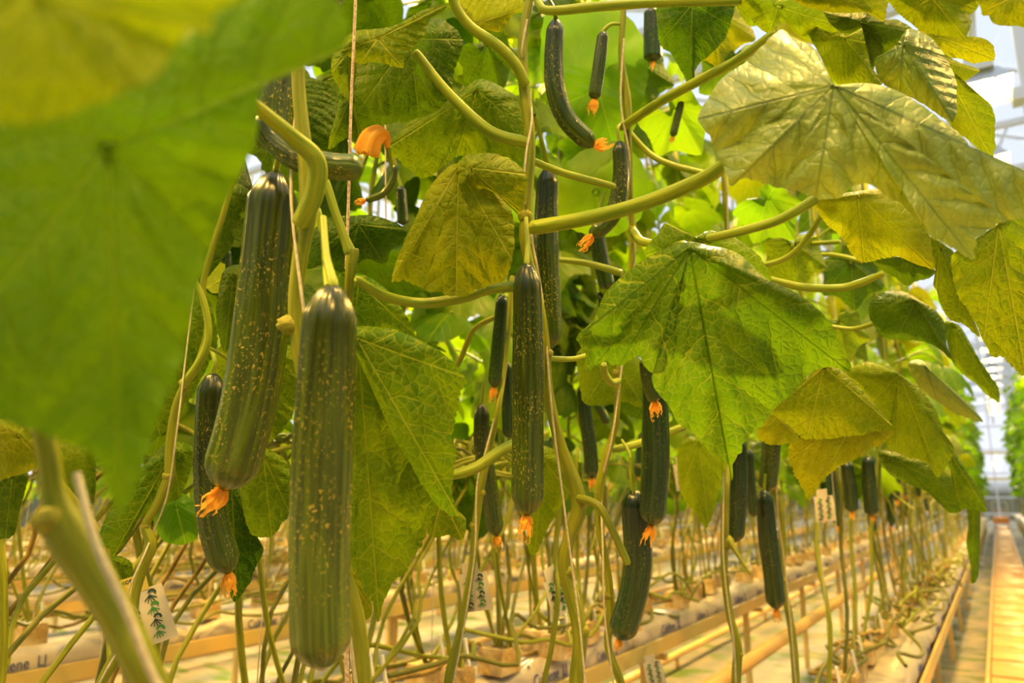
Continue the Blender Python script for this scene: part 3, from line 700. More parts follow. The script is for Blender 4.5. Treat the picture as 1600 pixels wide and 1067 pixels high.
# folded leaf at the top with its twisted edge
hero_leaf(PD, (640, 60, 1.02), [(555,90,0),(600,60,0),(650,35,0),(690,30,0),(722,62,0,1),(708,118,0),(700,158,0),(655,185,0,1),(612,192,0),(575,205,0),(548,190,0,1),(545,130,0)], M_LEAF_D, dome=.03, res=2)
hero_leaf(PD, (590, 60, .94), [(540,56,0),(562,47,0),(604,43,-.01),(637,30,-.02),(660,16,-.02),(696,8,-.02,1),(690,20,-.02),(675,24,-.02),(664,52,-.02),(649,71,-.02),(632,88,-.02),(629,106,-.02,1),(600,99,-.02),(582,97,-.02),(562,100,-.01,1),(545,88,0),(530,80,0,1),(528,68,0)], M_LEAF_Y, dome=.03, res=2, pucker=.004)
hero_leaf(PD, (545, 80, .97), [(528,68,0),(550,72,0),(558,98,0),(552,142,0),(547,162,0,1),(532,142,0),(518,112,0,1),(520,85,0)], M_LEAF, dome=.02, res=1)
hero_leaf(PD, (548, 150, 1.0), [(535,145,0),(552,150,0),(558,190,0),(566,232,0,1),(545,215,0),(513,232,0,1),(525,180,0)], M_LEAF, dome=.01, res=1)
# leaf with folded back edge, centre top
hero_leaf(PD, (745, 140, 1.08), [(742,126,0),(761,125,0),(790,140,0),(808,155,0),(822,205,0,1),(818,250,0),(770,242,0),(712,246,0,1),(667,278,0),(637,262,0),(604,233,0,1),(625,205,0),(656,178,0),(690,160,0),(712,148,0)], M_LEAF, dome=.05, res=2, pucker=.004)
hero_leaf(PD, (735, 40, 1.12), [(700,-20,0),(790,-20,0),(822,10,0,1),(800,25,0),(782,50,0,1),(760,42,0),(742,20,0)], M_LEAF_Y, dome=.02, res=1)
# dark leaf above the two cucumbers
hero_leaf(PC, (560, 350, 1.0), [(483,372,0),(510,342,0),(547,337,0),(590,338,0),(634,358,0,1),(628,378,0),(612,390,0),(600,412,0,1),(570,405,0),(540,425,0,1),(505,415,0),(480,418,0)], M_LEAF_D, dome=.05, res=2, pucker=.004)
# top centre: hanging pointed leaf, top edge leaves
hero_leaf(PE, (1082, 5, 1.12), [(1027,7,0),(1050,-10,0),(1140,-10,0),(1141,40,0,1),(1121,75,0),(1091,101,0),(1084,127,0),(1076,134,0,1),(1065,112,0),(1050,86,0),(1031,67,0,1)], M_LEAF_D, dome=.03, res=2)
hero_leaf(PE, (1150, -5, 1.0), [(1145,-10,0),(1170,-5,0),(1188,15,0),(1200,50,0,1),(1185,40,0),(1170,40,0),(1155,18,0)], M_LEAF, dome=.01, res=1)
hero_leaf(PE, (1215, 10, .93), [(1140,-20,0),(1290,-20,0),(1345,20,0),(1340,50,0,1),(1300,60,0),(1262,62,0),(1240,50,0),(1225,35,0),(1200,52,0,1),(1165,20,0)], M_LEAF, dome=.03, res=1)
hero_leaf(PE, (1310, -5, .84), [(1200,-30,0),(1400,-30,0),(1387,5,0),(1381,34,0,1),(1361,20,0),(1331,20,0),(1290,18,0),(1240,2,0)], M_LEAF_Y, dome=.03, res=2)
hero_leaf(PE, (1320, 60, .92), [(1256,35,.0),(1290,52,0),(1316,47,0),(1324,54,0),(1345,44,0),(1369,38,0),(1383,71,0,1),(1365,86,0),(1366,109,0),(1379,131,0,1),(1340,133,0),(1305,129,0),(1275,75,0)], M_LEAF, dome=.02, res=2)
hero_leaf(PE, (1345, 35, .87), [(1290,17,0),(1331,19,0),(1361,19,0),(1382,34,0),(1400,30,0),(1428,48,0,1),(1412,64,0),(1398,80,0),(1376,90,0),(1362,110,0,1),(1366,88,0),(1382,70,0),(1370,45,0),(1345,44,0),(1325,53,0,1),(1300,40,0)], M_LEAF_D, dome=.02, res=2)
hero_leaf(PE, (1455, -5, .80), [(1387,-10,0),(1534,-10,0),(1528,10,0),(1515,26,0),(1519,34,0),(1512,50,0),(1509,63,0,1),(1490,58,0),(1477,56,0),(1450,52,0),(1432,43,0),(1410,26,0,1),(1390,5,0)], M_LEAF_Y, dome=.03, res=3, pucker=.003)
hero_leaf(PE, (1590, -10, .74), [(1536,-20,0),(1640,-20,0),(1650,60,0,1),(1600,43,0),(1570,40,0),(1552,37,0),(1545,25,0),(1534,20,0,1)], M_LEAF_Y, dome=.01, res=2)
hero_leaf(PE, (1460, 55, 1.05), [(1435,45,0),(1480,52,0),(1511,56,0),(1537,60,0),(1551,71,0),(1555,92,0,1),(1540,96,0),(1522,99,0),(1500,92,0),(1477,88,0),(1450,75,0)], M_LEAF_Y, dome=.01, res=1)
hero_leaf(PE, (1470, 95, 1.0), [(1465,85,0),(1500,98,0),(1530,110,0,1),(1511,125,0),(1509,139,0),(1532,150,0),(1551,169,0),(1555,210,0),(1549,249,0,1),(1520,225,0),(1485,195,0),(1470,150,0)], M_LEAF_Y, dome=.01, res=1)
hero_leaf(PE, (1412, 70, .84), [(1418,46,0),(1440,50,0),(1460,64,0),(1479,92,0),(1493,124,0),(1495,161,-.01),(1489,190,-.02,1),(1462,176,-.01),(1430,155,-.01),(1405,145,-.01,1),(1376,126,0),(1367,94,0,1),(1385,82,0),(1400,70,0)], M_LEAF_G, dome=.03, res=2, pucker=.005)
# lower right group
hero_leaf(PG, (1340, 305, 1.0), [(1272,312,0),(1330,300,0),(1387,298,0),(1430,335,0),(1455,372,0),(1462,400,0),(1460,421,0,1),(1440,415,0),(1425,410,0),(1402,401,0),(1375,404,0),(1350,411,0,1),(1330,395,0),(1316,372,0),(1294,352,0,1),(1282,338,0)], M_LEAF_Y, dome=.04, res=2, pucker=.003)
hero_leaf(PG, (1560, 350, .86), [(1489,396,0),(1520,398,0),(1560,345,0),(1605,322,0),(1640,400,0),(1640,560,0),(1602,584,0,1),(1580,570,0),(1567,560,0),(1550,556,0),(1537,532,0,1),(1526,511,0),(1511,481,0),(1492,451,0)], M_LEAF_Y, dome=.02, res=3, pucker=.003)
hero_leaf(PG, (1468, 380, .95), [(1455,370,0),(1480,385,0),(1492,400,0),(1494,450,0),(1512,482,0),(1528,515,0),(1530,528,0,1),(1508,508,0),(1486,500,0),(1470,478,0),(1464,455,0,1),(1458,445,0),(1462,425,0)], M_LEAF, dome=.02, res=1)
hero_leaf(PG, (1430, 405, 1.2), [(1360,405,0),(1400,400,0),(1440,412,0),(1462,424,0,1),(1450,435,0),(1430,440,0),(1418,447,0),(1400,435,0)], M_LEAF_D, dome=.02, res=1)
hero_leaf(PG, (1430, 470, 1.3), [(1359,474,0),(1380,457,0),(1410,455,0),(1432,466,0),(1462,485,0),(1477,507,0),(1479,537,0),(1487,562,0,1),(1462,541,0),(1432,532,0),(1400,530,0,1),(1380,526,0),(1361,500,0)], M_LEAF_D, dome=.06, res=2, pucker=.003)
hero_leaf(PG, (1490, 505, 1.4), [(1476,505,0),(1498,508,0),(1514,532,0),(1538,575,0),(1560,605,0),(1559,628,0,1),(1540,615,0),(1526,601,0),(1500,580,0,1),(1486,560,0)], M_LEAF, dome=.04, res=1)
hero_leaf(PG, (1405, 585, 1.25), [(1324,586,0),(1354,566,0),(1395,580,0),(1432,603,0),(1462,640,0),(1477,684,0),(1490,700,0),(1468,746,0,1),(1450,725,0),(1425,717,0),(1400,705,0,1),(1385,695,0),(1391,665,0),(1365,627,0,1)], M_LEAF, dome=.05, res=2)
hero_leaf(PG, (1445, 572, 1.5), [(1418,571,0),(1440,563,0),(1464,590,0),(1500,618,0),(1536,658,0,1),(1510,652,0),(1492,646,0),(1465,628,0,1),(1440,609,0)], M_LEAF_G, dome=.04, res=1)
hero_leaf(PG, (1345, 640, 1.12), [(1237,690,0),(1260,686,0),(1301,684,0),(1335,680,0),(1391,664,0),(1387,687,0,1),(1361,702,0),(1342,714,0),(1312,729,0),(1286,750,0),(1265,780,0,1),(1248,752,0),(1233,717,0,1)], M_LEAF_Y, dome=.02, res=2)
hero_leaf(PG, (1288, 572, 1.02), [(1280,566,0),(1300,570,0),(1324,586,0),(1357,620,0),(1392,662,0,1),(1387,672,0),(1360,675,0),(1335,681,0),(1301,684,0),(1260,686,0,1),(1237,669,0),(1204,642,0,1),(1225,627,0),(1249,607,0),(1270,585,0)], M_LEAF_Y, dome=.03, res=2)
hero_leaf(PG, (1215, 650, 1.1), [(1200,642,0),(1235,668,0),(1248,686,0,1),(1225,694,0),(1200,694,0),(1183,682,0,1),(1186,668,0)], M_LEAF_Y, dome=.01, res=1)
hero_leaf(PH, (1395, 715, 1.4), [(1372,705,0),(1413,710,0),(1461,728,0),(1492,750,0),(1516,776,0),(1542,798,0,1),(1510,796,0),(1483,801,0,1),(1466,779,0),(1441,765,0),(1410,752,0),(1388,738,0,1)], M_LEAF_D, dome=.03, res=2)
hero_leaf(PH, (1480, 700, 1.35), [(1474,690,0),(1486,700,0),(1512,738,0),(1532,765,0),(1541,798,0,1),(1512,792,0),(1500,785,0,1),(1490,765,0),(1486,735,0)], M_LEAF, dome=.03, res=1)
hero_leaf(PH, (1522, 790, 1.6), [(1512,788,0),(1530,790,0),(1531,850,0),(1528,900,0),(1518,912,0,1),(1516,880,0),(1510,850,0),(1513,820,0)], M_LEAF_D, dome=.01, res=1)
# behind the broad leaf, lower middle
hero_leaf(PE, (960, 562, 1.32), [(904,548,0),(950,545,0),(1002,562,0),(1012,600,0),(1007,637,0,1),(975,628,0),(940,634,0),(914,630,0,1),(906,605,0)], M_LEAF, dome=.02, res=1)
hero_leaf(PE, (1000, 570, 1.4), [(960,575,0),(1010,565,0),(1030,590,0),(1028,640,0),(1008,655,0,1),(975,645,0),(955,610,0)], M_LEAF_D, dome=.02, res=1)
hero_leaf(PE, (1092, 690, 1.5), [(1060,700,0),(1092,680,0),(1135,700,0),(1128,750,0),(1106,822,0,1),(1085,800,0),(1064,770,0,1)], M_LEAF, dome=.02, res=1)
hero_leaf(PD, (850, 720, 1.35), [(825,700,0),(860,700,0),(890,730,0),(890,770,0,1),(870,800,0),(852,835,0),(834,870,0,1),(824,848,0),(828,810,0),(815,760,0)], M_LEAF, dome=.02, res=1)
hero_leaf(PE, (1090, 372, 1.05), [(1030,362,0),(1040,348,0,1),(1060,362,0),(1085,370,0),(1110,360,0),(1150,372,0),(1190,405,0),(1198,440,0,1),(1100,420,0),(1010,400,0,1)], M_LEAF, dome=.02, res=1)
hero_leaf(PE, (930, 300, 1.5), [(890,250,0),(960,220,0),(1010,270,0),(1000,340,0),(950,370,0,1),(880,350,0),(862,300,0)], M_LEAF_BG, dome=.03, res=1)
hero_leaf(PE, (935, 140, 1.6), [(860,20,0),(960,10,0),(1010,80,0),(1000,180,0),(960,235,0,1),(900,225,0),(862,170,0,1),(845,90,0)], M_LEAF_BG, dome=.03, res=1)
for (u, v, d, r_, m_, ro) in ((1150, 110, 1.5, 75, M_LEAF_BG, .2), (1180, 170, 1.6, 70, M_LEAF, 1.2), (1055, 190, 1.55, 70, M_LEAF_BG, 2.0), (1110, 40, 1.4, 80, M_LEAF_Y, .7), (760, 90, 1.4, 60, M_LEAF_D, 1.5), (1240, 400, 1.45, 60, M_LEAF, .5), (1000, 120, 1.7, 60, M_LEAF_D, .9), (1200, 330, 1.7, 65, M_LEAF_BG, 2.2), (1330, 430, 1.7, 60, M_LEAF_D, .3), (1310, 520, 1.5, 55, M_LEAF_M, 1.0)):
    shp = [(0, 1.0, 1), (35, .72, 0), (60, .92, 1), (95, .7, 0), (125, .85, 1), (160, .6, 0), (180, .15, 0), (200, .6, 0), (235, .85, 1), (265, .7, 0), (300, .92, 1), (325, .72, 0)]
    hero_leaf(PE, (u, v-r_*.35, d), [(u+r_*q*math.sin(math.radians(a_)+ro*.3), v+r_*q*math.cos(math.radians(a_)+ro*.3)*.9, .08*math.sin(math.radians(a_)+ro), k_) for a_, q, k_ in shp], m_, dome=.04, res=1)
# left group
hero_leaf(PB, (270, 705, .98), [(263,690,0),(302,700,0),(296,740,0),(281,777,0,1),(262,785,0),(245,793,0),(215,812,0),(200,842,0),(176,870,0,1),(168,855,0),(150,850,0),(160,820,0),(175,788,0),(201,749,0),(236,716,0)], M_LEAF, dome=.03, res=2, pucker=.004)
hero_leaf(PB, (412, 712, 1.0), [(400,700,0),(425,705,0),(452,730,0),(452,800,0,1),(441,817,0),(424,839,0,1),(405,838,0),(392,834,0),(383,810,0),(375,765,0,1),(385,730,0)], M_LEAF, dome=.02, res=2, pucker=.003)
hero_leaf(PB, (362, 760, 1.05), [(350,745,0),(378,770,0),(389,834,0),(402,850,0),(412,858,0,1),(400,886,0),(389,912,0),(370,938,0,1),(357,920,0),(352,860,0),(348,800,0)], M_LEAF_D, dome=.02, res=2)
hero_leaf(PB, (275, 790, 1.1), [(240,790,0),(280,770,0),(305,790,0),(310,835,0),(290,850,0,1),(262,848,0),(245,830,0)], M_LEAF_BG, dome=.02, res=1)
hero_leaf(PB, (185, 880, 1.0), [(160,870,0),(185,868,0),(206,880,0),(204,905,0),(185,935,0),(165,960,0,1),(172,920,0)], M_LEAF, dome=.02, res=1)
hero_leaf(PB, (350, 300, .92), [(349,277,0),(370,285,0),(398,306,0),(388,330,0),(371,352,0),(362,385,0),(340,415,0),(318,440,0),(300,470,0,1),(270,480,0),(290,400,0),(320,330,0)], M_LEAF_D, dome=.02, res=2)
hero_leaf(PB, (365, 430, 1.05), [(352,420,0),(390,420,0),(400,480,0),(375,520,0),(350,548,0,1),(338,500,0),(340,465,0)], M_LEAF_D, dome=.03, res=1)
hero_leaf(PB, (400, 560, 1.1), [(345,540,0),(420,530,0),(470,560,0),(460,640,0),(420,690,0,1),(360,680,0),(345,620,0)], M_LEAF, dome=.03, res=2)
hero_leaf(PB, (30, 680, .75), [(-20,660,0),(30,665,0),(66,700,0),(66,722,0,1),(48,735,0),(28,742,0),(-20,746,0)], M_LEAF_Y, dome=.02, res=1)
hero_leaf(PB, (20, 740, .85), [(-20,740,0),(30,738,0),(44,745,0),(30,800,0),(24,830,0),(8,842,0,1),(-20,830,0)], M_LEAF_D, dome=.02, res=1)
hero_leaf(PB, (215, 520, 1.2), [(180,430,0),(300,440,0),(340,520,0),(310,600,0),(250,680,0,1),(190,700,0),(150,600,0)], M_LEAF, dome=.03, res=2)
hero_leaf(PB, (130, 740, 1.3), [(60,690,0),(140,690,0),(150,740,0),(145,790,0),(128,830,0,1),(110,790,0),(80,760,0)], M_LEAF, dome=.03, res=1)
hero_leaf(PC, (470, 190, 1.1), [(440,130,0),(500,125,0),(530,160,0),(525,240,0),(500,300,0,1),(450,290,0),(420,230,0)], M_LEAF_D, dome=.03, res=2)

# --- stems
stem(PA, [(-10,420,.36),(35,560,.37),(72,690,.37),(85,770,.37),(105,830,.37),(150,905,.37),(190,975,.37),(235,1067,.37),(290,1190,.40)], [22,26,30,36,62,56,52,50,44], .37)
knob(PA, 80, 812, .366, 50)
string('thick blurred white string wound along the nearest out-of-focus stem', [(120,740,.355),(150,850,.345),(200,960,.345),(245,1067,.35),(330,1200,.36)], 15, .345)
stem(PB, [(372,250),(350,330),(318,440),(325,505),(312,560),(290,600),(275,640),(266,700),(264,745),(245,790),(228,820),(236,850),(222,890),(212,930),(205,985),(180,1030),(158,1067),(120,1150)], [9,9,9,10,10,12,14,15,16,14,13,18,16,13,14,20,15,14], .86, nodes=((264,744,19),(289,598,16),(228,822,15),(205,990,22)))
string('thin white string wound round the knobbly left stem', [(305,440,.87),(290,560,.85),(278,660,.83),(262,770,.84),(240,830,.88),(228,860,.84),(200,930,.83),(215,965,.86),(170,1040,.83),(140,1100,.85)], 3.2, .85)
petiole(PB, [(300,430,.84),(318,470,.84),(326,520,.84),(315,560,.84),(288,600,.85)], [8,10,11,12,13], .84)
petiole(PB, [(330,545,.9),(352,558,.92),(372,578,.95)], 5, .9)
stem(PC, [(462,-60),(465,60),(468,150),(478,250),(482,330),(470,400),(462,480),(470,560),(500,700),(530,860),(556,960),(566,1067),(570,1160)], [20,20,20,24,26,24,22,22,20,18,26,28,24], .71, nodes=((452,508,34),))
petiole(PC, [(330,100,.55),(400,165,.60),(455,212,.66),(494,250,.68),(492,300,.69),(470,348,.70)], [14,20,26,30,30,26], .66)
petiole(PC, [(510,285,.86),(525,335,.86),(540,375,.86),(548,395,.86)], [12,14,15,18], .86)
stem(PC, [(552,392,.86),(546,440,.86),(542,520,.88),(540,700,.9)], [18,14,12,10], .86)
petiole(PC, [(498,330,.78),(505,380,.76),(512,445,.66)], [9,10,12], .75)
string('white string hanging behind the largest cucumber', [(470,120,.72),(455,260,.72),(466,420,.70),(530,850,.66),(545,980,.66),(560,1100,.66)], 5, .68)
stem(PD, [(840,-70),(827,0),(817,60),(818,130),(828,220),(823,320),(820,380),(838,450),(852,530),(856,610),(874,690),(904,782),(889,840),(882,890),(905,985),(900,1060),(896,1150)], [13,14,15,17,17,18,16,14,13,17,18,24,20,21,22,22,22], .99, nodes=((821,338,24),(906,787,26),(886,893,24),(912,985,20),(857,552,16)))
string('white string spiralling round the thick central stem', [(824,30,.97),(815,85,.98),(822,120,1.02),(831,180,.98),(822,240,.965),(818,300,.97),(826,350,1.0),(848,470,1.0),(862,640,.965),(880,780,.96),(893,880,.965),(905,970,.965),(914,1067,.97),(915,1120,.97)], 3.4, .97)
petiole(PD, [(652,85,.95),(700,145,.96),(765,205,.97),(820,222,.985)], [13,15,18,17], .97)
petiole(PD, [(700,-30,.93),(712,10,.94),(735,42,.95),(778,72,.96),(806,102,.97),(820,131,.98)], [15,15,16,17,17,16], .96)
petiole(PD, [(838,-10,.98),(843,8,.97),(862,17,.96),(940,10,.95),(1040,4,.94),(1150,2,.92)], [10,12,14,15,14,13], .95)
petiole(PD, [(835,356,.97),(900,345,.93),(980,326,.88),(1060,297,.83),(1125,263,.78),(1200,190,.73),(1290,140,.70)], [22,23,23,23,22,18,12], .9)
petiole(PD, [(560,438,.84),(600,462,.88),(660,474,.92),(720,466,.95),(765,452,.97),(815,448,.99)], [13,15,16,17,17,15], .92)
petiole(PD, [(690,745,1.0),(740,732,1.0),(790,700,1.03),(850,678,1.08)], [14,17,18,16], 1.0)
petiole(PD, [(830,250,1.03),(880,270,1.06),(955,290,1.1)], [10,11,10], 1.05)
petiole(PD, [(905,778,.98),(935,790,.96),(958,830,.95),(980,878,.94)], [12,12,11,11], .96, mat_=M_STEM)
knob(PD, 980, 879, .94, 11)
petiole(PD, [(860,560,1.1),(900,560,1.12),(945,545,1.15)], 8, 1.1)
stem(PE, [(978,-60),(974,20),(971,90),(980,160),(981,215),(984,290),(988,350),(985,420),(975,500),(966,580),(962,660),(945,720),(936,770),(938,830),(950,900),(954,960),(950,1010),(970,1067),(985,1140)], [9,9,10,13,12,10,10,9,8,11,10,13,15,12,12,14,12,13,12], 1.2, nodes=((935,768,14),(950,930,15),(978,198,14),(988,358,14),(963,583,14)))
string('white string twisting beside the slim stem right of centre', [(975,60,1.18),(970,160,1.18),(984,250,1.18),(980,330,1.2),(992,400,1.2),(968,600,1.18),(955,690,1.17),(940,760,1.2),(942,860,1.17),(945,960,1.17),(958,1067,1.17),(960,1110,1.17)], 3.0, 1.18)
petiole(PE, [(975,197,1.19),(1030,160,1.10),(1100,122,1.0),(1150,95,.94),(1205,55,.9)], [13,14,15,14,12], 1.0)
petiole(PE, [(982,205,1.21),(1015,240,1.2),(1050,258,1.18),(1105,272,1.15)], [8,9,10,9], 1.2)
petiole(PE, [(990,362,1.18),(1005,378,1.14),(1050,382,1.08),(1120,370,1.02),(1200,350,.98),(1240,332,.96),(1274,311,.95)], [13,13,13,14,15,15,15], 1.0)
petiole(PE, [(870,405,1.25),(920,412,1.24),(968,426,1.22)], [8,10,11], 1.2)
petiole(PE, [(960,702,1.22),(1000,692,1.24),(1065,668,1.25)], [11,12,11], 1.2, mat_=M_PET)
petiole(PE, [(966,595,1.18),(955,598,1.16),(945,585,1.14),(943,570,1.12)], [10,12,12,10], 1.15)
petiole(PE, [(972,688,1.18),(984,710,1.16),(985,740,1.15),(990,770,1.15)], [4,5,5,5], 1.15)
petiole(PE, [(1075,395,.9),(1068,382,.95),(1055,384,1.03)], [12,12,10], .95)
stem(PF, [(800,440,1.3),(790,560,1.28),(778,640),(765,700),(752,760),(742,830),(738,880),(728,940),(718,990),(705,1040),(698,1080),(690,1150)], [8,8,9,10,11,12,11,12,12,14,12,12], 1.24, nodes=((741,822,15),(722,985,14),(752,770,13)))
string('pale string beside the stem holding the white card with green marks', [(782,620,1.25),(760,700,1.22),(745,760,1.22),(742,860,1.22),(728,960,1.215),(712,1050,1.22),(700,1110,1.22)], 2.6, 1.22)
petiole(PF, [(700,595,1.35),(720,560,1.33),(740,515,1.3),(772,496,1.28)], [7,8,8,7], 1.3, mat_=M_STEM)
stem(PF, [(882,720,1.5),(868,860,1.45),(872,930,1.4),(862,1010,1.4),(850,1067,1.4),(840,1150,1.4)], 8, 1.42, nodes=((872,908,12),))
stem(PG, [(1130,280,1.7),(1140,420,1.7),(1145,560,1.62),(1140,700,1.6),(1134,770),(1132,840),(1132,900),(1140,960),(1152,1010),(1150,1067),(1155,1150)], [7,7,8,9,11,13,11,12,14,15,14], 1.56, nodes=((1137,847,22),(1133,900,14),(1155,1022,13)))
petiole(PG, [(1140,845,1.54),(1155,870,1.52),(1172,896,1.5)], [8,6,4], 1.52, mat_=M_STEM)
string('white string crossing the forked stem under the broad leaf', [(1128,560,1.58),(1130,760,1.54),(1130,860,1.52),(1137,940,1.52),(1146,1000,1.52),(1150,1067,1.52),(1152,1110,1.52)], 2.6, 1.53)
petiole(PG, [(1185,432,1.2),(1250,448,1.2),(1310,450,1.2),(1345,442,1.18),(1378,428,1.15)], [10,12,12,12,9], 1.2)
petiole(PG, [(1188,415,1.3),(1225,405,1.28),(1255,380,1.25),(1285,335,1.2)], [8,9,9,9], 1.25)
petiole(PG, [(1240,382,1.5),(1280,380,1.45),(1310,378,1.4)], 7, 1.45)
petiole(PG, [(1262,400,1.6),(1300,398,1.55),(1345,408,1.5)], 7, 1.5)
petiole(PG, [(1285,508,1.4),(1330,514,1.38),(1366,505,1.35)], 7, 1.4)
stem(PH, [(1195,560,2.0),(1205,700,1.9),(1215,770),(1222,830),(1222,905),(1233,960),(1240,1010),(1244,1067),(1250,1150)], [7,9,12,11,12,11,12,12,12], 1.82, nodes=((1222,905,14),(1213,765,16)))
string('white string running down the leaning stem by the thin straight cucumber', [(1213,600,1.85),(1214,780,1.8),(1226,880,1.8),(1236,980,1.8),(1246,1100,1.8)], 2.4, 1.8)
string('brown braided rope hanging in front of the top left leaves', [(557,-40,.9),(553,60,.9),(548,180,.9),(545,300,.9),(541,420,.9)], 5, .9, M_ROPE)
string('dark braided rope beside the tail of the largest cucumber', [(540,860,.85),(538,930,.85),(541,1000,.85),(543,1100,.85)], 8, .85, M_ROPE)
# row of further thin strings
for i, (u, v0, v1, d) in enumerate(((1118,90,160,1.7),(1136,280,360,1.7),(602,190,330,1.3),(357,390,450,1.2))):
    string(['short white string above the pale glossy leaf', 'white string hanging behind the long bent petiole', 'yellow lit string by the orange blossom', 'thin string left of the speckled bent cucumber'][i], [(u, v0-60, d), (u, v0, d), (u+1, v1, d), (u+2, v1+60, d)], 2.5, d)

# --- cucumbers
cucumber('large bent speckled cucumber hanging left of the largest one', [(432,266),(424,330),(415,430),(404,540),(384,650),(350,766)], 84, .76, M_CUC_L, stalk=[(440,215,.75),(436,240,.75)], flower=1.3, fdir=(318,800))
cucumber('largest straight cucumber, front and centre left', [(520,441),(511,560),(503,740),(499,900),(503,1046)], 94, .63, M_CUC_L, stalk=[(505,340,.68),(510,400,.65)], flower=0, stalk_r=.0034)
cucumber('dark slender cucumber ending in an orange blossom, left behind the bent one', [(333,581),(329,650),(328,740),(335,820),(358,896)], 47, .92, M_CUC, stalk=[(330,545,.93),(336,565,.92)], flower=1.1, fdir=(357,925))
cucumber('long straight cucumber hanging in front of the central stem', [(823,409),(825,520),(825,660),(824,806)], 50, .93, M_CUC, stalk=[(822,340,.96),(824,380,.94)], flower=1.15, fdir=(820,840))
cucumber('long cucumber partly hidden behind the central one, crossed by a petiole', [(856,261),(853,360),(856,460),(860,545)], 39, 1.08, M_CUC, stalk=[(835,180,1.0),(848,225,1.05)], flower=0)
cucumber('curved cucumber hooking right at the top centre', [(869,28),(865,90),(869,145),(888,190),(929,229)], 31, 1.12, M_CUC, stalk=[(855,-5,1.0),(864,10,1.08)], flower=1.1, fdir=(958,222))
cucumber('small dark straight cucumber tied high right of the hooked one', [(943,48),(937,95),(928,156)], 20, 1.2, M_CUC, stalk=[(972,38,1.2),(955,38,1.2)], flower=1.0, fdir=(925,180))
cucumber('cucumber curving left below the high petiole fork', [(968,219),(970,280),(958,335),(925,368)], 26, 1.17, M_CUC, stalk=[(975,190,1.19),(965,200,1.17)], flower=1.1, fdir=(913,382))
cucumber('cucumber half hidden behind the broad drooping leaf, near its left edge', [(930,350),(938,400),(950,452)], 26, 1.3, M_CUC_D, stalk=[(945,300,1.3)], flower=0)
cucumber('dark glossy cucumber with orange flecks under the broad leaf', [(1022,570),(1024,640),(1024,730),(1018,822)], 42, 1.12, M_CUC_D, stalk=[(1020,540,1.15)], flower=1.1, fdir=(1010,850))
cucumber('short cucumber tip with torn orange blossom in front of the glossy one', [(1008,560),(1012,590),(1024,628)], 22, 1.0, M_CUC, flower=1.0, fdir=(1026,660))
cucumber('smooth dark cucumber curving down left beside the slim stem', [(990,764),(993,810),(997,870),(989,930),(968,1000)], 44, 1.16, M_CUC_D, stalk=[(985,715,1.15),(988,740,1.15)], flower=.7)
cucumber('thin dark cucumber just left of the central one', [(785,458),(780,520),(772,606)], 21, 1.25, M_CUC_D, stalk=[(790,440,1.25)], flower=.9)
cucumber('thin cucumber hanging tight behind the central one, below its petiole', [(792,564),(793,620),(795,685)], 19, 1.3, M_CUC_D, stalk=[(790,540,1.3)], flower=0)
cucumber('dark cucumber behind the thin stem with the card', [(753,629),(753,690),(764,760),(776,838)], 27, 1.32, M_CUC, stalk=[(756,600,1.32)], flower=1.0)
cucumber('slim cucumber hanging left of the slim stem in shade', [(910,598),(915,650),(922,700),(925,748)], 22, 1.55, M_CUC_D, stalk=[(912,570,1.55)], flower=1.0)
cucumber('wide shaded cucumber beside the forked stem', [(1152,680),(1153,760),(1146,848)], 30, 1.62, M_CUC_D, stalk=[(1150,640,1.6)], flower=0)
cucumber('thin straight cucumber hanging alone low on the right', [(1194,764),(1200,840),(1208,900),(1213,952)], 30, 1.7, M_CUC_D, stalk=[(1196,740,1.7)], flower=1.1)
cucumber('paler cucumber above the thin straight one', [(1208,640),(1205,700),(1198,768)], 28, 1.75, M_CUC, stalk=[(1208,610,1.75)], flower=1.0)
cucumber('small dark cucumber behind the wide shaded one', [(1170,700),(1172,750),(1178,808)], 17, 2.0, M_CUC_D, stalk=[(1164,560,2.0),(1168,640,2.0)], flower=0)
cucumber('small dark cucumber at the upper left of the curled leaf', [(626,290),(628,320),(630,352)], 17, 1.35, M_CUC_D, stalk=[(618,255,1.35),(622,275,1.35)], flower=0)
cucumber('upright striped cucumber behind the blurred leaf at upper left', [(438,100),(430,160),(425,235)], 62, .86, M_CUC_L, stalk=[(440,60,.86)], flower=0)
cucumber('curved cucumber lying across the stems above the two largest', [(404,178,.0),(428,218,.0),(470,248,-.01),(520,260,0),(568,261,0)], 42, .73, M_CUC_L, flower=0)
cucumber('cucumber tail at the top edge over the brown rope', [(530,-50),(520,0),(505,42)], 32, .95, M_CUC_L, flower=0)
cucumber('dark cucumber stub beside the pointed hanging leaf at top', [(1018,12),(1020,55),(1020,96)], 28, 1.35, M_CUC_D, stalk=[(1018,-10,1.35)], flower=.6)
cucumber('young green cucumber hanging under the long petiole', [(1066,155),(1058,185),(1051,214)], 12, 1.5, M_CUC, stalk=[(1070,130,1.5)], flower=.6, young=True)
cucumber('young curved cucumber with orange blossom by the dark leaf', [(618,255),(614,280),(598,303),(570,313)], 11, 1.3, M_CUC_L, stalk=[(610,230,1.3)], flower=.7, young=True)
cucumber('dark slim cucumber right of the hanging yellow card', [(1322,720),(1328,760),(1331,800)], 20, 2.3, M_CUC_D, stalk=[(1320,690,2.3)], flower=.9)
cucumber('second dark slim cucumber right of the hanging yellow card', [(1356,712),(1358,760),(1362,806)], 21, 2.3, M_CUC_D, stalk=[(1354,690,2.3)], flower=.9)
cucumber('small brownish cucumber at the far left between dark leaves', [(357,390),(357,415),(357,442)], 10, 1.2, M_CUC_D, flower=0)
cucumber('cucumber shoulder under the blurred leaf, left of the bent cucumber', [(366,230),(374,265),(384,300)], 24, 1.0, M_CUC, flower=0)
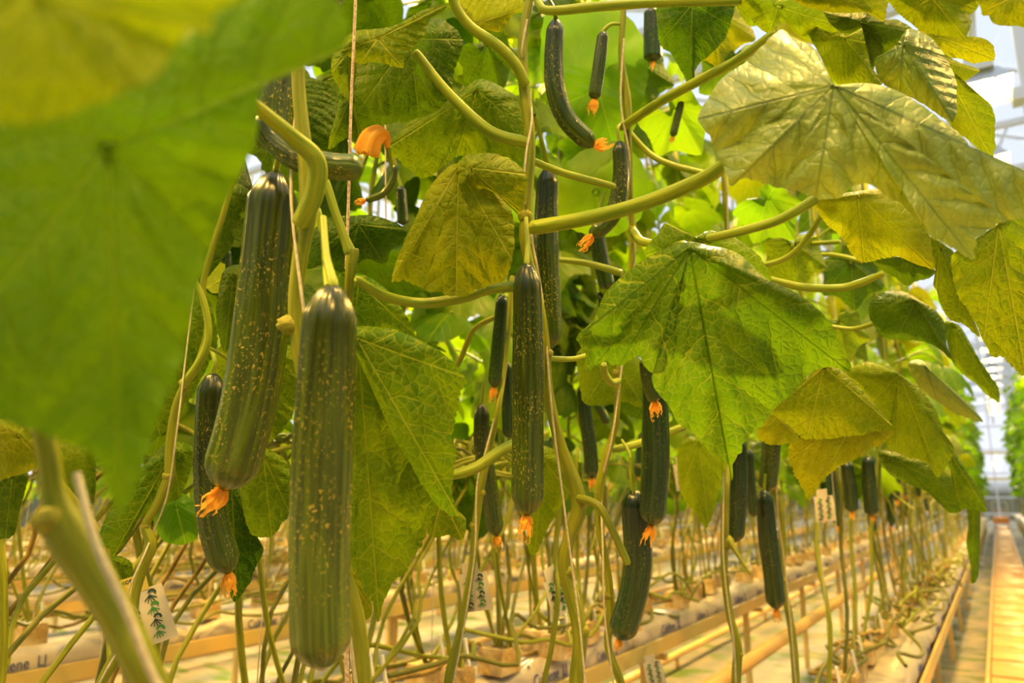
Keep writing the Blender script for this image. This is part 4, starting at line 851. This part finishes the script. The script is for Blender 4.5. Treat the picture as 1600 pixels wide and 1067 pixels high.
cucumber('short dark cucumber behind the slim stem in the middle', [(926,605),(936,635),(950,662)], 14, 1.8, M_CUC_D, flower=0)

# orange blossom catching the light at upper left
fb = thing('cucumber_blossom', '', 'blossom', W(606, 222, 1.0))
P = local(fb, [W(606, 232, 1.0), W(604, 218, 1.0), W(594, 210, .99), W(580, 218, .98), W(572, 240, .98)])
def fl(th, q): return 1+.22*np.cos(5*th)*np.minimum(1, q/.02)+.06*np.cos(15*th+3)
V, Fq, uv, tt = tube(P, [.003, .006, .010, .013, .015], ns=40, seg=6, rfun=fl)
V[-40:] += np.random.default_rng(3).normal(0, .0022, (40, 3))
obj('petals', mk('petals', V, Fq, M_FLOWER, uv=uv), fb)
Q = local(fb, [W(612, 262, 1.02), W(609, 245, 1.01), W(606, 230, 1.0)]); obj('stalk', tube_mesh('stalk', Q, [.002, .003, .0035], M_PET, ns=8, seg=4), fb)
tag(fb, 'open orange blossom glowing in the light at upper left of centre', 'blossom')

# --- printed cards on the stems
def mark(mb, x, y, s, m_i):
    for k in range(5):
        a = -2.4+k*.45; mb.bar((x, y, .0009), (x+s*math.cos(a), y+s*math.sin(a), .0009), s*.10, m_i)
    for k in range(7):
        a0 = math.pi*.9-k*.45; a1 = a0-.45; mb.bar((x+.35*s+.42*s*math.cos(a0), y+.2*s+.42*s*math.sin(a0), .0009), (x+.35*s+.42*s*math.cos(a1), y+.2*s+.42*s*math.sin(a1), .0009), s*.26, m_i)
def card(label, u, v, d, hpx, rot, tilt=0, yellow=False, flip=1, text=None, yaw=0.0):
    s = hpx/F*d
    t = thing('hanging_card', label, 'card', W(u, v, d))
    Rm = CM @ (Matrix.Rotation(math.radians(rot), 3, 'Z') @ Matrix.Rotation(math.radians(yaw), 3, 'Y')); t.rotation_euler = Rm.to_euler()
    q = MB(); w = .74*s; n = 8
    V = []; Fc = []
    for i in range(n+1):
        yy = s*(.5-i/n); bend = .03*s*math.sin(i/n*3)
        for x in (-w/2, 0, w/2): V += [(x+(.06*s*i/n if x > 0 else 0), yy, bend), (x+(.06*s*i/n if x > 0 else 0), yy, bend-.0012)]
    for i in range(n):
        for j in (0, 1):
            a = i*6+j*2; b = a+6; Fc += [(a, a+2, b+2, b), (a+1, b+1, b+3, a+3)]
        Fc += [(i*6, i*6+6, i*6+7, i*6+1), (i*6+4, i*6+5, i*6+11, i*6+10)]
    obj('sachet', mk('sachet', V, Fc, M_CARD, smooth=False), t)
    q = MB(); q.box((-.05*s, .62*s, .0), (.42*s, .30*s, .0012)); hm = q.mesh('hook_tab', M_CARDY if yellow else M_CARD)
    obj('hook_tab', hm, t)
    q = MB()
    for i, yy in enumerate((.32, .10, -.12, -.34)):
        for j, xx in enumerate((-.18, .14)): 
            z0 = len(q.v); mark(q, xx*s, (yy+.05*j)*s, .13*s, (i+j) % 2)
            for z in range(z0, len(q.v)): p = q.v[z]; q.v[z] = (p[0], p[1], p[2]+.03*s*math.sin((.5-p[1]/s)*3))
    obj('print', q.mesh('print', None, mats=[M_PRINTG, M_PRINTD]), t)
    if text:
        o = obj('lettering', text_mesh(text, .085*s, 'lettering', M_PRINTD), t, (-.24*s, .68*s, .0012)); 
    return t
card('white card with green insect marks hanging on the thin stem below the paired leaves', 742, 925, 1.26, 60, 7)
card('pale sachet card with yellow tab hanging on the knobbly left stem', 228, 965, .90, 88, 14, yellow=True, text='KOPPERT', yaw=25)
card('yellow lit card hanging right of the thin straight cucumber', 1288, 795, 2.1, 40, 5)
card('pale card high behind the shaded cucumbers, right of the glossy one', 1070, 745, 1.9, 42, 8)
card('narrow curled card beside the central stem base', 870, 932, 1.42, 62, 14, yaw=50)
card('blank yellow card at the bottom edge below the white gutter', 1022, 1052, 1.7, 38, 12)

# ------------------------------------------------------------------ plants in rows
STK = MB(); STK.bar((0, 0, 0), (0, 0, .09), .007); STK_M = STK.mesh('drip_stake', M_STAKE)
BLK = MB(); BLK.box((0, 0, .032), (.085, .085, .064)); BLK.box((0, 0, .066), (.078, .078, .008)); BLK_M = BLK.mesh('rooting_block', M_BLOCK)
def vine_mesh(seed, z1, mat_):
    rs = np.random.default_rng(seed); P = [(0, 0, 0)]; x = y = 0
    n = 15
    for i in range(1, n):
        lean = 1.0 if i < 7 else .4
        x += rs.normal(0, .020)*lean; y += rs.normal(0, .040)*lean
        if i >= 7: x *= .9; y *= .9
        P.append((x, y, z1*i/(n-1)))
    return tube_mesh('stem', P, [.0062+.001*rs.random() for _ in P], mat_, ns=6, seg=3), P
VINES = [vine_mesh(60+i, 2.75, (M_STEM, M_STEM_D)[i % 3 == 0]) for i in range(6)]
def dangling(seed, mat_):
    rs = np.random.default_rng(seed); P = [(0, 0, .07)]
    a = rs.choice([-1, 1])
    for i in range(1, 8): P.append((rs.normal(0, .03), a*(.09*i)+rs.normal(0, .03), .07+.33*math.sin(i/7*2.6)+rs.normal(0, .03)+(.05*i)))
    P.append(tuple(np.array(P[-1])+.004)); return tube_mesh('side_stem', P, [.005]*6+[.0045, .004, .0005], mat_, ns=6, seg=3)
DANG = [dangling(80+i, (M_STEM_D, M_STEM, M_STEM, M_DRY)[i % 4]) for i in range(6)]
STRM = tube_mesh('support_string', [(0, 0, 0), (.004, .002, 1.3), (0, 0, 2.75)], .0013, M_STRING, ns=4, seg=2)
MINI = None
def mini_cucumber(x, y, z, L, group, label, rs):
    global MINI
    if MINI is None:
        n = 18; s = np.linspace(0, 1, n); C = np.stack([.01*np.sin(s*2.5), np.zeros(n), -s*.22], 1)
        prof = np.minimum(1, (s/.1)**.5)*np.minimum(1, ((1-s)/.1+.02)**.5); prof[0] = .1
        V, Fq, uv, t = tube(C, .017*prof, ns=14, smooth=False)
        MINI = (mk('fruit', V, Fq, M_CUC_D, attrs={'t': t}, uv=uv), tube_mesh('stalk', [(-.02, 0, .05), (-.004, 0, .03), (0, 0, -.002)], .0022, M_PET, ns=5, seg=3))
    t = thing('cucumber', label, 'cucumber', (x, y, z), group)
    obj('fruit', MINI[0], t); obj('stalk', MINI[1], t); o = obj('withered_flower', FLW[int(rs.integers(5))], t, (.006, 0, -.218)); o.scale = (.026,)*3
    t.scale = (L,)*3; t.rotation_euler = (rs.uniform(-.1, .1), rs.uniform(-.1, .1), rs.uniform(0, 6))
CNT = {}
def numbered(label):
    CNT[label] = CNT.get(label, 0)+1; return label.replace('#', ordw(CNT[label]))
def row_plant(x, y, z, label, group, leaves, seed, meshes, zlo=1.2, individual=True, lean=1.0, string_=True, zhi=3.1, side=None, sides=None):
    rs = np.random.default_rng(seed)
    CNT[label] = CNT.get(label, 0)+1; label = label.replace('#', ordw(CNT[label]))
    t = thing('cucumber_plant', label, 'plant', (x, y, z), group)
    b = obj('rooting_block', BLK_M, t); obj('drip_stake', STK_M, b, (.035, .03, .05), (.15, -.1, 0))
    vm, VP = VINES[seed % 6]; rz = rs.uniform(-.5, .5)+(math.pi if rs.random() < .5 else 0); c, s_ = math.cos(rz), math.sin(rz)
    obj('stem', vm, t, (0, 0, .06), (0, 0, rz))
    for _ in range(sides if sides is not None else (3 if y < 6 else 2)): obj('side_stem', DANG[int(rs.integers(6))], t, (rs.uniform(-.04, .04), 0, 0), (0, 0, rs.uniform(-.3, .3)))
    if individual:
        for i in range(leaves):
            zz = zlo-z+(zhi-zlo)*(i+rs.uniform(0, .8))/leaves
            f = min(max((zz-.06)/2.75*14, 0), 13.9); k = int(f); p = VP[k]; q = VP[min(k+1, 14)]; w_ = f-k
            px = p[0]+(q[0]-p[0])*w_; py = p[1]+(q[1]-p[1])*w_; px, py = c*px-s_*py, s_*px+c*py
            a = rs.uniform(0, 2*math.pi) if side is None else rs.normal(side, 1.1)
            pm_, end = pv[int(rs.integers(3))]
            obj('petiole', pm_, t, (px, py, zz), (0, 0, a))
            e = Matrix.Rotation(a, 3, 'Z') @ end
            sc = rs.uniform(.75, 1.2)
            R = (Matrix.Rotation(a+rs.uniform(-.5, .5), 3, 'Z') @ Matrix.Rotation(math.radians(rs.uniform(15, 75)), 3, 'Y') @ Matrix.Rotation(rs.uniform(-.4, .4), 3, 'X'))
            obj('leaf', meshes[int(rs.integers(len(meshes)))], t, (px+e.x, py+e.y, zz+e.z), R.to_euler(), sc)
    else:
        tag(obj('foliage', FOL[seed % 4], t, (0, 0, -z), (0, 0, rs.uniform(0, 6))), kind='stuff')
    if string_:
        tag(obj('support_string', STRM, None, (x+.012, y, z+.06)), 'white string of the '+label.replace('cucumber ', ''), 'string', 'strings of '+group)
    return t
sd = 1000
# first row, beyond the hero plants
for y in (2.4, 2.68):
    sd += 1; row_plant(G1X-.05, y, G1Z+.065, '# cucumber plant past the thin straight cucumber in the first row', 'plants along the first row', 3, sd, MIDY+MID[:3], zlo=2.3, sides=0)
y = 2.95; i = 0
while y < 12.5:
    sd += 1; rs = np.random.default_rng(sd)
    row_plant(G1X-.05+rs.uniform(-.03, .03), y, G1Z+.065, '# cucumber plant past the thin straight cucumber in the first row', 'plants along the first row', 12 if y < 7 else 9, sd, MIDY+MID[:3], zlo=1.3, sides=0 if y < 4 else 2)
    if i % 1 == 0 and y < 8: mini_cucumber(G1X-.05+rs.uniform(-.1, .05), y+rs.uniform(-.1, .1), 1.28+rs.uniform(0, .2), rs.uniform(.8, 1.2), 'cucumbers along the first row', numbered('# dark cucumber hanging under the leaves of the receding first row'), rs)
    y += .30 if y < 6 else .5; i += 1
while y < 30:
    sd += 1; row_plant(G1X-.05, y, G1Z+.065, '# cucumber plant in the distant part of the first row', 'distant plants of the first row', 0, sd, MID, individual=False, string_=False); y += .7
# opposite row on the right of the path, far away
y = 9
while y < 32:
    sd += 1; row_plant(.62, y, .625, '# cucumber plant in the opposite row, right of the path', 'plants of the opposite row', 0, sd, MID, individual=False, string_=False); y += .6
# extra upper canopy leaves behind the hero plants come from the second row
for k, x in enumerate(ROWX):
    y0 = max(.15, -x*.36); step = (.29, .34, .42, .5, .6, .6, .7, .8, .9)[k]; ymax = (11, 11, 11, 12, 12, 13, 14, 15, 16)[k]
    y = y0
    while y < ymax:
        sd += 1; rs = np.random.default_rng(sd); ind = (k == 0 and y < 6) or (k == 1 and y < 4)
        lab = '# cucumber plant from the near end of the %s row' % ORD[k+1]; grp = 'plants of the %s row' % ORD[k+1]
        row_plant(x+rs.uniform(-.04, .04), y, .745, lab, grp, 20 if k == 0 else 14, sd, MID, zlo=1.24, zhi=3.4, individual=ind, string_=(k < 4))
        if k < 2 and y < 6 and rs.random() < .7:
            mini_cucumber(x+rs.uniform(-.12, .12), y+rs.uniform(-.1, .1), rs.uniform(1.3, 2.3), rs.uniform(.6, 1.1), 'cucumbers of the %s row' % ORD[k+1], numbered('# small dark cucumber hanging in the %s row' % ORD[k+1]), rs)
        y += step
# twin line of the first row, just behind the hero plants
for i in range(9):
    sd += 1
    row_plant(-1.23-.04*(i % 2), .55+.27*i, .745, '# cucumber plant close behind the front stems, between pipe and second gutter', 'plants close behind the front stems', 17, sd, MID+MIDY[:1], zlo=1.5, string_=False, side=0.0)
# rows too far away to tell the plants apart
def tiny_leaf(seed):
    return generic_leaf_mesh(seed, 14, 2, None, .8, 1.0, .3)
TL = [tiny_leaf(900+i) for i in range(4)]
def far_row(x, y0, y1, step, label, seed, stems=True, n=20, zl=1.28):
    rs = np.random.default_rng(seed); VV = []; FF = []; VE = []; UV = []; off = 0; MI = []
    y = y0
    while y < y1:
        for i in range(n):
            V, f, ve, uv = TL[int(rs.integers(4))]
            a = rs.uniform(0, 2*math.pi); R = np.array(Matrix.Rotation(a, 3, 'Z') @ Matrix.Rotation(rs.uniform(.3, 1.3), 3, 'Y') @ Matrix.Rotation(rs.uniform(-.4, .4), 3, 'X'))
            rr = rs.uniform(.05, .3)
            V2 = V @ R.T*rs.uniform(.8, 1.3)+np.array([x+math.cos(a)*rr, y+math.sin(a)*rr, zl+(3.2-zl)*(i+rs.uniform(0, 1))/n])
            VV.append(V2); VE.append(ve); UV.append(uv); FF += [tuple(q+off for q in t) for t in f]; MI += [0]*len(f); off += len(V2)
        if stems:
            for q in range(2):
                P = [(x+rs.normal(0, .04), y+rs.normal(0, .08), .7+.16*j) for j in range(5)]
                V, Fq, uv, t = tube(P, .008, ns=4, smooth=False)
                VV.append(V); VE.append(np.zeros((2, len(t)))); UV.append(uv); FF += [tuple(int(z)+off for z in t_) for t_ in Fq]; MI += [1]*len(Fq); off += len(V)
        y += step
    me = mk('crop_row', np.vstack(VV), FF, None, attrs={'va': np.concatenate(VE, 1)[0], 'vb': np.concatenate(VE, 1)[1]}, uv=np.vstack(UV), mats=[M_LEAF_BG, M_STEM_D], mi=MI)
    tag(obj('crop_row_foliage', me), label, 'foliage', kind='stuff')
for k, x in enumerate((-14.7, -16.2, -17.7)):
    far_row(x, 3.5, 24, .5, 'dense green foliage of the %s row of cucumber vines, far off at the left' % ('tenth', 'eleventh', 'twelfth')[k], 700+k, n=16)
for k, x in enumerate(ROWX):
    y0_ = (11, 11, 11, 12, 12, 13, 14, 15, 16)[k]
    far_row(x, y0_, 30, .6, 'distant end foliage of the %s row of cucumber vines' % ORD[k+1], 720+k, n=14)
far_row(.70, -5, 8.6, .45, 'unseen foliage of the opposite crop row, right of the path and beside the camera', 740, n=18)  # crop rows out of view, added to keep white sky reflections off the plants
far_row(2.5, -5, 28, .6, 'unseen foliage of the second crop row right of the path', 741, n=16)
far_row(4.0, -5, 28, .6, 'unseen foliage of the third crop row right of the path', 742, n=16)
for k, x in enumerate((-1.22, -2.72, -4.22, -5.72)):  # rows continued out of view behind the camera, added against open sky light
    far_row(x, -4, max(-.2, -x*.30)-.3, .5, 'unseen foliage of the %s row of vines level with and behind the camera' % ORD[k+1], 750+k, n=16)
far_row(-.5, -4, -.5, .45, 'unseen foliage of the first row of vines behind the camera', 760, n=16)
# stripped vines lowered onto the gutters
def lowered(x, y0, z, L, seed, label, group, mat_):
    rs = np.random.default_rng(seed); n = int(L/.12); P = []
    for i in range(n): P.append((rs.normal(0, .035)+.03*math.sin(i*.8), i*.12, .02+abs(rs.normal(0, .04))+.05*math.sin(i*.33+seed)**2))
    t = thing('lowered_vine', label, 'vine', (x, y0, z), group); obj('stem', tube_mesh('stem', P, .0065, mat_, ns=6, seg=3), t)
for k, x in enumerate(ROWX[:7]):
    for j in range(20 if k < 5 else 10):
        sd += 1; rs = np.random.default_rng(sd)
        lowered(x+rs.uniform(-.14, .14), max(.2, -x*.35)+rs.uniform(0, .6)*(j+1), .74+rs.uniform(-.06, .04), rs.uniform(1.5, 3), sd, numbered('# bare lowered vine lying along the %s gutter' % ORD[k+1]), 'lowered vines of the %s row' % ORD[k+1], (M_STEM_D, M_DRY, M_STEM)[j % 3])
for j in range(16):
    sd += 1; rs = np.random.default_rng(sd)
    lowered(G1X+rs.uniform(-.12, .12), 1.2+rs.uniform(0, .8)*(j+1), G1Z+.07, rs.uniform(1.5, 3), sd, numbered('# bare lowered vine lying along the first gutter'), 'lowered vines of the first row', (M_STEM_D, M_DRY, M_STEM)[j % 3])
